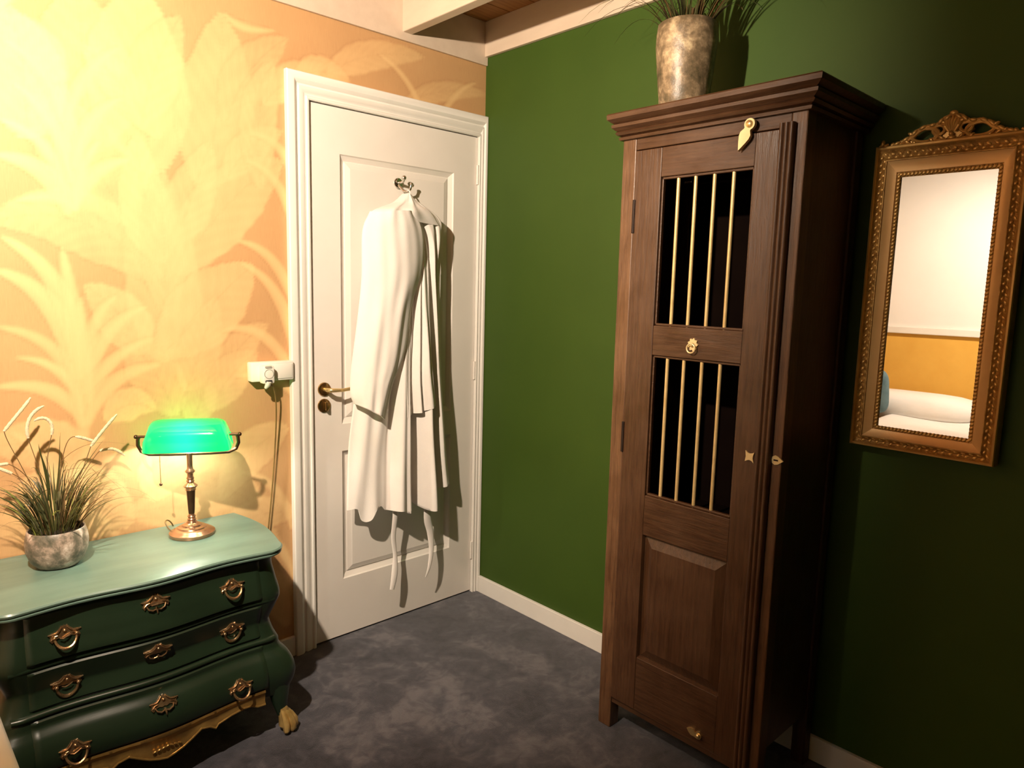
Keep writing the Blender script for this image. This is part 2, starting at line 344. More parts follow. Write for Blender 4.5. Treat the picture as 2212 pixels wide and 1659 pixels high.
# door wall with printed wallpaper
def leaf_print(X, Z):
    """0..1 ink value of the printed jungle at wall points"""
    val = np.full(X.shape, 0.24)
    def px(u, v):
        p = on_wall(u/1.844, v/1.844, 0.0); return p.x, p.z
    sc = 0.00175/1.844*1.02
    def leaf(a, b, c, wpx, tone=0.72, kind=0, alpha=0.8):
        for rep in (0.0, -1.47, -2.94): leaf_at(a, b, c, wpx, tone, kind, alpha, rep)     # the printed rolls repeat along the wall
    def leaf_at(a, b, c, wpx, tone, kind, alpha, rep):
        P = np.array([px(*a), px(*b), px(*c)]) + np.array([rep, 0.0]); wd_ = wpx*sc
        t = np.linspace(0, 1, 46)[:, None]
        C = (1-t)**2*P[0] + 2*t*(1-t)*P[1] + t**2*P[2]
        T = 2*(1-t)*(P[1]-P[0]) + 2*t*(P[2]-P[1]); T /= np.linalg.norm(T, axis=1)[:, None] + 1e-9
        lo = C.min(0)-wd_*1.2; hi = C.max(0)+wd_*1.2
        ix = np.where((X[0] >= lo[0]) & (X[0] <= hi[0]))[0]; iz = np.where((Z[:, 0] >= lo[1]) & (Z[:, 0] <= hi[1]))[0]
        if len(ix) == 0 or len(iz) == 0: return
        sl = (slice(iz[0], iz[-1]+1), slice(ix[0], ix[-1]+1))
        xs, zs = X[sl], Z[sl]
        D = (xs[..., None]-C[:, 0])**2 + (zs[..., None]-C[:, 1])**2
        k = D.argmin(-1); d = np.sqrt(D.min(-1)); tt = k/45.0
        side = np.sign((xs-C[k, 0])*T[k, 1] - (zs-C[k, 1])*T[k, 0]); sd = d*side/wd_
        if kind == 0: w = np.clip((1-tt)**0.35*1.25, 0, 1)*np.clip(0.55+tt*1.6, 0, 1)
        else: w = np.clip(np.sin(PI*np.clip(tt, 0, 1)**0.85)**0.7, 0, 1)
        if kind == 1: w = w*(1+0.025*np.sin(tt*23)+0.02*np.sin(tt*51+side))
        e = (w*wd_ - d)/0.011
        mask = np.clip(e, 0, 1)*alpha
        tn = tone + 0.10*sd
        if kind == 1:
            tn = tn + 0.035*np.sin(tt*52 - np.abs(sd)*15) + 0.03*np.sin(tt*19 + np.abs(sd)*6)
            tn = tn - 0.12*np.exp(-(d/0.004)**2)
        else:
            tn = tn + 0.05*np.cos(sd*6)
        val[sl] = val[sl]*(1-mask) + tn*mask
        edge = np.exp(-((w*wd_-d)/0.0035)**2)*(side < 0)*(w > 0.15)
        val[sl] -= 0.10*edge*alpha
    # broad banana leaves, back to front
    R1 = [((300, 620), (360, 300), (300, -60), 150), ((620, 700), (520, 300), (560, -80), 150), ((800, 760), (900, 420), (880, 40), 130), ((520, 900), (330, 560), (120, 380), 120),
          ((700, 1100), (900, 760), (1130, 640), 110), ((640, 560), (480, 300), (320, 180), 60), ((260, 330), (120, 150), (-20, 60), 70), ((100, 560), (120, 260), (30, 20), 110),
          ((900, 720), (980, 560), (1130, 520), 60), ((560, 520), (600, 250), (720, 60), 80), ((900, 500), (960, 250), (1150, 150), 75), ((1040, 760), (1000, 420), (1090, 240), 70),
          ((650, 1450), (690, 1150), (560, 620), 120), ((640, 1120), (330, 760), (-40, 890), 100), ((650, 1050), (560, 850), (545, 520), 80),
          ((690, 980), (760, 800), (840, 560), 80), ((680, 1280), (640, 1000), (640, 640), 70), ((640, 1420), (850, 1200), (1010, 1050), 120),
          ((560, 1420), (520, 1250), (330, 1130), 80), ((880, 1560), (930, 1350), (1075, 1290), 60), ((700, 1660), (640, 1480), (480, 1310), 85), ((740, 1560), (800, 1400), (860, 1180), 75),
          ((840, 1640), (900, 1480), (1030, 1400), 75), ((760, 1700), (800, 1600), (850, 1450), 60),
          ((1050, 420), (1120, 300), (1300, 260), 60), ((1300, 300), (1450, 180), (1700, 230), 60), ((1600, 420), (1750, 330), (1950, 380), 45), ((1180, 330), (1260, 240), (1400, 330), 60),
          ((700, 1700), (760, 1800), (950, 1850), 80), ((600, 1900), (800, 1850), (1050, 1990), 95), ((500, 2050), (820, 1960), (1120, 2150), 90),
          ((1150, 1700), (960, 1780), (880, 2000), 80), ((1180, 2050), (1000, 2000), (820, 2200), 70), ((700, 2180), (950, 2130), (1180, 2380), 70),
          ((350, 1850), (180, 1720), (-60, 1790), 85), ((520, 2100), (330, 1880), (60, 1950), 95), ((480, 2200), (240, 2020), (-80, 2120), 85),
          ((420, 1680), (520, 1560), (620, 1640), 60), ((1150, 2500), (1080, 2300), (960, 2200), 60), ((620, 2000), (640, 1850), (720, 1720), 80)]
    for i, (a, b, c, w) in enumerate(R1): leaf(a, b, c, w, 0.54+0.20*((i*37) % 10)/10, 1, 0.60)
    # strap-leaved palms: arching leaves that rise from the trunk and bend over
    S = [((320, 1640), (290, 1330), (-30, 1300), 24), ((325, 1640), (280, 1430), (60, 1425), 20), ((330, 1690), (250, 1500), (-30, 1545), 26),
         ((300, 1500), (260, 1150), (-20, 1075), 34), ((290, 1420), (290, 1080), (0, 940), 30), ((325, 1500), (300, 1250), (245, 980), 28),
         ((345, 1560), (370, 1290), (590, 1220), 26), ((352, 1600), (390, 1420), (620, 1345), 24), ((355, 1680), (400, 1480), (650, 1450), 28),
         ((345, 1480), (350, 1240), (470, 1180), 22), ((335, 1740), (320, 1500), (320, 1180), 34),
         ((275, 830), (240, 540), (-20, 470), 22), ((270, 840), (210, 640), (-20, 615), 32), ((298, 830), (330, 660), (520, 635), 26),
         ((300, 810), (315, 640), (400, 560), 20), ((290, 820), (280, 520), (220, 340), 40), ((285, 720), (240, 460), (40, 320), 22),
         ((300, 660), (330, 450), (480, 395), 24), ((295, 830), (230, 760), (60, 800), 20), ((250, 480), (200, 260), (20, 160), 22), ((270, 470), (320, 260), (480, 190), 22),
         ((1180, 1480), (1150, 1120), (960, 1050), 26), ((1190, 1560), (1080, 1250), (880, 1320), 24), ((1180, 1260), (1120, 980), (940, 960), 24),
         ((1180, 980), (1140, 680), (980, 640), 22), ((1190, 800), (1150, 540), (990, 530), 22), ((1190, 1600), (1120, 1470), (930, 1500), 22),
         ((240, 1980), (200, 1800), (40, 1720), 24), ((260, 2000), (300, 1800), (420, 1740), 24), ((900, 60), (960, 130), (1100, 120), 18),
         ((1160, 2100), (1120, 1900), (960, 1880), 22), ((1170, 2300), (1120, 2120), (960, 2080), 22), ((1700, 520), (1650, 300), (1500, 210), 18),
         ((1720, 540), (1800, 350), (1900, 330), 18)]
    for i, (a, b, c, w) in enumerate(S): leaf(a, b, c, w, 0.66+0.14*((i*29) % 10)/10, 0, 0.66)
    return np.clip(val, 0, 1)
def paper_wall():
    st = 0.0065
    xs = np.concatenate([np.arange(XL, DX0-0.002, st), [DX0-0.002], np.arange(DX0+0.004, DX1, st), [DX1+0.002], [0.0]])
    zs = np.concatenate([np.arange(0, DZ, st), [DZ+0.004], np.arange(DZ+0.010, ZC, st), [ZC+0.02]])
    X, Z = np.meshgrid(xs, zs); P = leaf_print(X, Z)
    nz, nx = X.shape
    # faces; skip the doorway
    xi = np.arange(nx-1); zi = np.arange(nz-1)
    A, B = np.meshgrid(xi, zi); xc = (xs[:-1]+xs[1:])/2; zc = (zs[:-1]+zs[1:])/2
    XC, ZCc = np.meshgrid(xc, zc)
    keep = ~((XC > DX0-0.002) & (XC < DX1+0.002) & (ZCc < DZ+0.004))
    a = (B*nx + A)[keep]
    quads = np.stack([a, a+1, a+nx+1, a+nx], 1)
    V = np.stack([X.ravel(), np.zeros(X.size), Z.ravel()], 1)
    extra = MB(); extra.box(XL-0.1, DX0-0.002, 0.001, 0.12, 0, ZC+0.02); extra.box(DX0-0.002, DX1+0.002, 0.001, 0.12, DZ+0.004, ZC+0.02); extra.box(DX1+0.002, 0.0, 0.001, 0.12, 0, ZC+0.02)
    n0 = len(V); V = np.vstack([V, np.array(extra.v)]); E = np.array(extra.f)+n0
    Q = np.vstack([quads, E])
    me = bpy.data.meshes.new('wall_back'); me.vertices.add(len(V)); me.vertices.foreach_set('co', V.ravel())
    me.loops.add(Q.size); me.loops.foreach_set('vertex_index', Q.ravel().astype(np.int32))
    me.polygons.add(len(Q)); me.polygons.foreach_set('loop_start', (np.arange(len(Q))*4).astype(np.int32))
    me.update(calc_edges=True); me.validate()
    at = me.attributes.new('print', 'FLOAT', 'POINT'); pv = np.zeros(len(V), dtype=np.float32); pv[:n0] = P.ravel(); at.data.foreach_set('value', pv)
    me.materials.append(M['wallpaper']); o = bpy.data.objects.new('wall_back', me); COL.objects.link(o)
    struct(o, 'peach wallpaper printed with large pale jungle leaves')
paper_wall()
struct(MB().box(0.0, 0.12, YF, 0.12, 0, ZC+0.02).build('wall_right', 'green_wall', smooth=False), 'dark green painted wall')
wl = MB().box(XL-0.1, XL, YF, 0.0, 1.17, ZC+0.02).build('wall_left', 'plaster', smooth=False); struct(wl)
MB().box(XL-0.1, XL, YF, 0.0, 0, 1.17).build('painted_dado', 'ochre', wl, smooth=False)
struct(MB().box(XL, XL+0.030, YF, -0.002, 1.122, 1.175, 0.006).build('trim_2', 'trim_white', smooth=False), 'white dado rail')
struct(MB().box(XL-0.1, 0.12, YF-0.1, YF, 0, ZC+0.02).build('wall_front', 'green_wall', smooth=False), 'dark green painted wall behind the camera')
BB = 0.0765
struct(MB().box(-0.015, -0.0005, YF, -0.0265, 0, BB, 0.002).build('baseboard_right', 'trim_white', smooth=False))
struct(MB().box(XL+0.002, -0.9052, -0.015, -0.0005, 0, BB, 0.002).build('baseboard_back', 'trim_white', smooth=False))
# door casing: moulded profile carried round the opening with mitres
def casing():
    mb = MB(); tw = 0.086
    prof = [(0, 0.0), (0, 0.011), (0.004, 0.014), (0.010, 0.014), (0.013, 0.010), (0.018, 0.010), (0.024, 0.0135), (0.036, 0.0165), (0.040, 0.0165), (0.042, 0.0115), (0.048, 0.0115), (0.052, 0.017), (0.060, 0.022), (0.078, 0.024), (0.083, 0.023), (0.086, 0.019), (0.086, 0.0)]
    rs = (0.039-0.0005)/tw
    rows = []
    for w, d in prof:
        rows.append([(DX0-w, -d-0.0005, 0.0), (DX0-w, -d-0.0005, DZ+w), (DX1+w*rs, -d-0.0005, DZ+w), (DX1+w*rs, -d-0.0005, 0.0)])
    vs = [p for r in rows for p in r]; n = len(rows)
    fs = [(i*4+j, i*4+j+1, ((i+1) % n)*4+j+1, ((i+1) % n)*4+j) for i in range(n) for j in range(3)]
    fs += [tuple(i*4 for i in range(n)), tuple(i*4+3 for i in range(n))]
    mb.add(vs, fs); o = mb.build('trim_1', 'trim_white', smooth=True, angle=25)
    struct(o, 'white moulded door casing')
    # jamb lining inside the opening
    j = MB(); j.box(DX0-0.0018, DX0-0.0004, 0.0005, 0.11, 0, DZ+0.0015); j.box(DX1+0.0004, DX1+0.0018, 0.0005, 0.11, 0, DZ+0.0015); j.box(DX0-0.0018, DX1+0.0018, 0.0005, 0.11, DZ+0.0018, DZ+0.0035)
    j.build('jamb_lining', 'trim_white', o, smooth=False)
casing()
# door leaf with two raised panels
def door():
    d = bpy.data.objects.new('door_1', None); COL.objects.link(d); org = ((DX0+DX1)/2, 0.02, 0.0); d.location = org; d['_o'] = org
    struct(d, 'white panelled door with bathrobe hung on it')
    x0, x1, z0, z1 = DX0+0.0015, DX1-0.0015, 0.008, DZ-0.003
    ups = (-0.694, -0.165, 0.862, 1.862); los = (-0.694, -0.165, 0.240, 0.757)
    mb = MB(); yb, yf = 0.040, 0.001
    # stiles and rails
    mb.box(x0, ups[0], yf, yb, z0, z1); mb.box(ups[1], x1, yf, yb, z0, z1)
    mb.box(ups[0], ups[1], yf, yb, z0, los[2]); mb.box(ups[0], ups[1], yf, yb, los[3], ups[2]); mb.box(ups[0], ups[1], yf, yb, ups[3], z1)
    mb.build('door_frame', 'white', d, smooth=False)
    for a0, a1, b0, b1 in (ups, los):
        rings = [(0.0, yf), (0.004, yf+0.006), (0.020, yf+0.016), (0.024, yf+0.016), (0.026, yf+0.013), (0.046, yf+0.007), (0.050, yf+0.007)]
        vs = []; fs = []
        for i, yy in rings: vs += [(a0+i, yy, b0+i), (a1-i, yy, b0+i), (a1-i, yy, b1-i), (a0+i, yy, b1-i)]
        for r in range(len(rings)-1):
            for k in range(4): fs.append((r*4+k, r*4+(k+1) % 4, r*4+4+(k+1) % 4, r*4+4+k))
        n = (len(rings)-1)*4; fs.append((n, n+1, n+2, n+3))
        MB().add(vs, fs).build('door_panel', 'white', d, smooth=True, angle=14)
    for zc in (1.868, 1.030, 0.202):
        MB().lathe([(0.0055, -0.040), (0.0055, -0.014), (0.0048, -0.0138), (0.0048, -0.0128), (0.0055, -0.0125), (0.0055, 0.040)], (DX1-0.004, -0.0065, zc), 12).build('hinge', 'white', d)
    # lever handle on round rose
    hx, hz = -0.768, 1.003
    r = MB().lathe([(0.0, -0.0075), (0.015, -0.0075), (0.0245, -0.006), (0.026, -0.003), (0.026, 0.0)], (hx, 0.0, hz), 28, 'y').build('handle_rose', 'darkbrass', d)
    mb = MB(); mb.tube([(hx, -0.005, hz), (hx, -0.035, hz), (hx+0.004, -0.044, hz), (hx+0.014, -0.048, hz), (hx+0.05, -0.048, hz-0.002), (hx+0.085, -0.046, hz+0.001), (hx+0.105, -0.043, hz+0.003)], [0.0085, 0.008, 0.0085, 0.008, 0.0065, 0.007, 0.005], 12)
    mb.build('door_lever', 'brass', r)
    lx, lz = -0.769, 0.941
    r = MB().lathe([(0.0, -0.006), (0.020, -0.006), (0.0255, -0.004), (0.0265, 0.0)], (lx, 0.0, lz), 28, 'y').build('lock_rose', 'darkbrass', d)
    mb = MB(); mb.box(lx-0.0045, lx+0.0045, -0.026, -0.005, lz-0.016, lz+0.016, 0.003); mb.build('thumb_turn', 'darkbrass', r)
door()

# ================================================================== DRESSER
DCX, DHW, DZT = -1.490, 0.353, 0.600
OFF = [(0.0, 0.012), (0.06, 0.012), (0.12, 0.026), (0.17, 0.042), (0.208, 0.045), (0.254, 0.028), (0.278, 0.009), (0.292, 0.009), (0.318, -0.002), (0.36, -0.012), (0.374, -0.008), (0.408, 0.004), (0.443, 0.014), (0.49, 0.006), (0.545, -0.003), (0.58, 0.0)]
def prof(z): return interp(z, OFF)
def dfront(x, z):
    s = (x-DCX)/DHW
    serp = 0.010*math.cos(s*PI*1.5)
    return -(0.392 + 1.0*prof(z) + serp)
def dresser():
    t = thing('chest_of_drawers', (DCX, -0.22, 0.0), 'dark green bombe chest of drawers with brass handles and gilded apron', 'dresser')
    # carcass
    def carc(u, v):
        z = lerp(0.135, 0.576, v); o = prof(z); hw = DHW + o; yf = 0.387+o; r = 0.045
        # perimeter from back left round the front to back right
        L1 = yf-0.004-r; Lc = PI*r/2; L2 = 2*(hw-r); tot = 2*L1+2*Lc+L2; q = u*tot
        if q < L1: return (DCX-hw, -0.004-q, z)
        q -= L1
        if q < Lc: a = q/r; return (DCX-hw+r-r*math.cos(a), -(yf-r)-r*math.sin(a), z)
        q -= Lc
        if q < L2:
            x = DCX-hw+r+q; s = (x-DCX)/DHW; e = min(1, (hw-r-abs(x-DCX))/0.06)
            return (x, -(yf+0.010*(math.cos(s*PI*1.5))*e), z)
        q -= L2
        if q < Lc: a = q/r; return (DCX+hw-r+r*math.sin(a), -(yf-r)-r*math.cos(a), z)
        q -= Lc; return (DCX+hw, -(yf-r)+q, z)
    mb = MB(); mb.grid(carc, 96, 40)
    n = len(mb.v)//40
    mb.f.append(tuple(i*40 for i in range(96))); mb.f.append(tuple(i*40+39 for i in range(96)))
    mb.f.append(tuple(range(40)) + tuple(95*40 + k for k in range(39, -1, -1)))
    mb.build('carcass', 'dress', t, angle=50)
    # top slab with serpentine moulded edge
    def outl(off):
        pts = []
        hw = 0.372+off; yf = 0.416+off
        for k in range(25): pts.append((DCX-hw+0.004*math.sin(PI*k/24)*-6, -0.006-(yf-0.070)*k/24))
        for k in range(1, 10):
            a = PI/2*k/10; pts.append((DCX-hw+0.055-0.055*math.cos(a), -(yf-0.062)-0.0655*math.sin(a)))
        for k in range(41):
            x = lerp(DCX-hw+0.055, DCX+hw-0.055, k/40); s = (x-DCX)/0.36; pts.append((x, -(yf+0.009*math.cos(s*PI*1.9)*(1-0.2*abs(s)))+0.0))
        m = len(pts)
        right = [(2*DCX-p[0], p[1]) for p in pts[:34]][::-1]
        return pts + right
    rings = [(-0.010, 0.574), (-0.004, 0.577), (0.0, 0.580), (0.001, 0.584), (-0.003, 0.5865), (-0.003, 0.589), (0.002, 0.591), (0.003, 0.595), (0.0, 0.599), (-0.003, 0.600)]
    vs = []; fs = []; m = None
    for off, z in rings:
        pts = outl(off); m = len(pts); vs += [(a, b2, z) for a, b2 in pts]
    for r in range(len(rings)-1):
        for k in range(m): fs.append((r*m+k, r*m+(k+1) % m, (r+1)*m+(k+1) % m, (r+1)*m+k))
    fs.append(tuple(range(m))); fs.append(tuple((len(rings)-1)*m+k for k in range(m)))
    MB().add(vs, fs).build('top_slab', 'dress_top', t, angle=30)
    # rails between the drawers
    for zc, hh, pr in ((0.4345, 0.006, -0.002), (0.3075, 0.0080, 0.010)):
        def rail(u, v, zc=zc, hh=hh, pr=pr):
            x = lerp(DCX-0.335, DCX+0.335, u); a = 2*PI*v; z = zc+hh*math.sin(a)
            e = min(1, (0.345-abs(x-DCX))/0.03)
            return (x, dfront(x, zc)*1.0 - (pr*e-0.004)*0.5 - (pr*0.5+0.004)*math.cos(a)+0.006*(1-e), z)
        mb = MB(); mb.grid(rail, 60, 14, cv=True); mb.build('drawer_rail', 'dress', t, angle=50)
    # drawers
    rows = [(0.4445, 0.568, (0.500, 0.527, 0.506)), (0.3175, 0.4245, (0.367, 0.388, 0.372)), (0.172, 0.297, (0.208, 0.248, 0.210))]
    hx = (-1.702, -1.492, -1.281)
    for ri, (z0, z1, hz) in enumerate(rows):
        X0, X1 = DCX-0.296, DCX+0.296
        def face(u, v):
            # v goes round: front then back
            if v <= 0.5: z = lerp(z0, z1, v*2); dy = -0.006
            else: z = lerp(z1, z0, (v-0.5)*2); dy = 0.012
            x = lerp(X0, X1, u)
            ed = min(1, min(z-z0, z1-z)/0.006, (x-X0)/0.006, (X1-x)/0.006); ed = max(0, ed)
            if dy < 0: dy = dy*math.sqrt(max(0, 1-(1-ed)**2)) if ed < 1 else dy
            return (x, dfront(x, z)+dy, z)
        mb = MB(); mb.grid(face, 70, 56, cv=True)
        mb.f.append(tuple(range(56))); mb.f.append(tuple(69*56+k for k in range(56)))
        dr = mb.build('drawer', 'dress', t, angle=50)
        for hi in range(3):
            x, z = hx[hi], hz[hi]; yb = dfront(x, z)-0.006
            dz = 0.004; n = Vector((0, -1, 0)); sl = (dfront(x, z+dz)-dfront(x, z-dz))/(2*dz)
            up = Vector((0, sl, 1)).normalized(); n = Vector((1, 0, 0)).cross(up); n = n if n.y < 0 else -n
            org = Vector((x, yb, z))
            def place(a, b2, tt): return org + Vector((1, 0, 0))*a + up*b2 + n*tt
            wing = [(-0.037, 0.008), (-0.028, 0.011), (-0.019, 0.012), (-0.012, 0.019), (-0.007, 0.026), (-0.002, 0.024), (0, 0.028), (0.002, 0.024), (0.007, 0.026), (0.012, 0.019), (0.019, 0.012), (0.028, 0.011), (0.037, 0.008),
                    (0.031, 0.002), (0.034, -0.006), (0.029, -0.013), (0.023, -0.006), (0.013, -0.003), (0.006, -0.006), (0, -0.004), (-0.006, -0.006), (-0.013, -0.003), (-0.023, -0.006), (-0.029, -0.013), (-0.034, -0.006), (-0.031, 0.002)]
            mb = MB(); mb.plate(wing, -0.003, 0.0035, place, 0.0015)
            for sx in (-1, 1):   # scrolled relief
                mb.tube([place(sx*a, b2, tt) for a, b2, tt in [(0.036, 0.009, 0.004), (0.026, 0.008, 0.006), (0.018, 0.009, 0.006), (0.011, 0.015, 0.006), (0.006, 0.022, 0.005)]], [0.0016, 0.002, 0.0022, 0.002, 0.0014], 7)
                mb.tube([place(sx*a, b2, tt) for a, b2, tt in [(0.029, -0.011, 0.004), (0.030, -0.004, 0.006), (0.024, 0.002, 0.006), (0.016, 0.004, 0.006)]], [0.0012, 0.002, 0.002, 0.0014], 7)
            mb.ball(place(0, 0.012, 0.004), 0.0045)
            if hi != 1:
                mb.build('handle_plate', 'bronze', dr)
                b3 = MB(); P = []
                for k in range(17):
                    a = PI*k/16; P.append(place(-0.024*math.cos(a)*(1-0.10*math.sin(a)), 0.000-0.030*math.sin(a)**0.8, 0.010+0.008*math.sin(a)))
                b3.tube(P, [0.0028+0.0016*math.sin(PI*k/16) for k in range(17)], 8)
                for sx in (-1, 1):
                    b3.tube([place(sx*0.024, 0.0, -0.001), place(sx*0.024, 0.0, 0.010)], 0.0042, 8); b3.ball(place(sx*0.024, 0.0, 0.012), 0.0048)
                b3.tube([place(-0.013, -0.003, 0.008), place(-0.005, -0.006, 0.010), place(0.004, -0.002, 0.010), place(0.012, 0.002, 0.008)], [0.001, 0.0018, 0.0018, 0.001], 7)
                b3.build('bail_pull', 'bronze', dr)
            else:
                for sx in (-1, 1):
                    mb.tube([place(sx*a, b2, tt) for a, b2, tt in [(0.024, -0.004, 0.004), (0.020, -0.013, 0.006), (0.010, -0.018, 0.006), (0.001, -0.015, 0.006)]], [0.0016, 0.0024, 0.0026, 0.002], 7)
                mb.tube([place(0, -0.010, 0.004), place(0.001, -0.020, 0.006), place(0.002, -0.029, 0.004)], [0.0035, 0.0026, 0.0008], 7)
                if ri == 0: mb.tube([place(-0.014, -0.002, 0.012), place(0.0, 0.000, 0.016), place(0.016, -0.001, 0.012)], [0.002, 0.0035, 0.002], 8)
                es = mb.build('keyhole_escutcheon', 'bronze', dr)
    # gilded apron with scalloped lower edge
    bot = [(-0.286, 0.120), (-0.262, 0.121), (-0.244, 0.131), (-0.222, 0.133), (-0.184, 0.129), (-0.143, 0.120), (-0.135, 0.110), (-0.118, 0.124), (-0.093, 0.131), (-0.068, 0.115), (-0.044, 0.101), (-0.020, 0.092), (0.0, 0.087)]
    bot = bot + [(-a, b2) for a, b2 in bot[-2::-1]]
    def ap(u, v):
        a = lerp(-0.286, 0.286, u); x = DCX+a; zt = 0.170
        zb = [None]
        for i in range(len(bot)-1):
            if bot[i][0] <= a <= bot[i+1][0]+1e-9: zb = lerp(bot[i][1], bot[i+1][1], (a-bot[i][0])/(bot[i+1][0]-bot[i][0])); break
        y0 = dfront(x, 0.17)
        k = v*6
        seq = [(1.0, 0.006), (1.0, -0.004), (0.86, -0.006), (0.80, -0.002), (0.28, -0.001), (0.14, -0.006), (0.0, -0.005), (0.0, 0.006)]
        i = min(int(v*7), 6); f = v*7-i
        zz = lerp(seq[i][0], seq[i+1][0], f); yy = lerp(seq[i][1], seq[i+1][1], f)
        return (x, y0+yy-0.001+0.10*(zt-lerp(zb, zt, zz)), lerp(zb, zt, zz))
    mb = MB(); mb.grid(ap, 150, 8); ao = mb.build('apron', 'gilt', t, angle=60)
    mb = MB()   # bead along the scallops and central leaf relief
    mb.tube([(DCX+a, dfront(DCX+a, 0.17)-0.006+0.10*(0.17-b2), b2+0.003) for a, b2 in bot], 0.0036, 8)
    yc = dfront(DCX, 0.17)+0.002
    for k in range(-3, 4): mb.ball((DCX+k*0.011, yc-0.004, 0.128-abs(k)*0.0015), 0.006, 0.004, 0.0028, 8, 6, Matrix.Rotation(0.5*(1 if k > 0 else -1), 3, 'Y'))
    mb.build('carved_edge', 'gilt', ao)
    # legs and gilded claw feet
    for sx in (-1, 1):
        for fr in (True, False):
            cx = DCX + sx*0.325; cy = -0.385 if fr else -0.050; o = 0.0
            P = [(cx, cy, 0.20), (cx+sx*0.018, cy-(0.012 if fr else 0), 0.14), (cx+sx*0.018, cy-(0.018 if fr else 0), 0.095), (cx+sx*0.022, cy-(0.022 if fr else 0), 0.060)]
            leg = MB().tube(P, [0.036, 0.033, 0.023, 0.016], 14).build('leg', 'dress', t)
            fx, fy = cx+sx*0.030, cy-(0.026 if fr else 0)
            mb = MB(); dirv = Vector((sx*0.85, -0.75 if fr else -0.3, 0)).normalized(); side = Vector((-dirv.y, dirv.x, 0))
            base = Vector((fx, fy, 0))
            for j, a in enumerate((-1.05, -0.35, 0.35, 1.05)):   # four toes running from the ankle to the floor
                d2 = (dirv*math.cos(a*1.1) + side*math.sin(a*1.1))
                mb.tube([base+Vector((-sx*0.012, 0, 0.078))+d2*0.008, base+Vector((-sx*0.004, 0, 0.056))+d2*0.019, base+Vector((0, 0, 0.032))+d2*0.029, base+Vector((0, 0, 0.016))+d2*0.030, base+Vector((0, 0, 0.007))+d2*0.025], [0.006, 0.0095, 0.0105, 0.0105, 0.0070], 9)
            mb.ball(base+dirv*0.004+Vector((0, 0, 0.024)), 0.019, 0.019, 0.0235)
            mb.tube([base+Vector((-sx*0.010, 0, 0.085)), base+Vector((0, 0, 0.045)), base+Vector((0, 0, 0.02))], [0.015, 0.020, 0.020], 12)
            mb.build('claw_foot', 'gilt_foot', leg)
dresser()

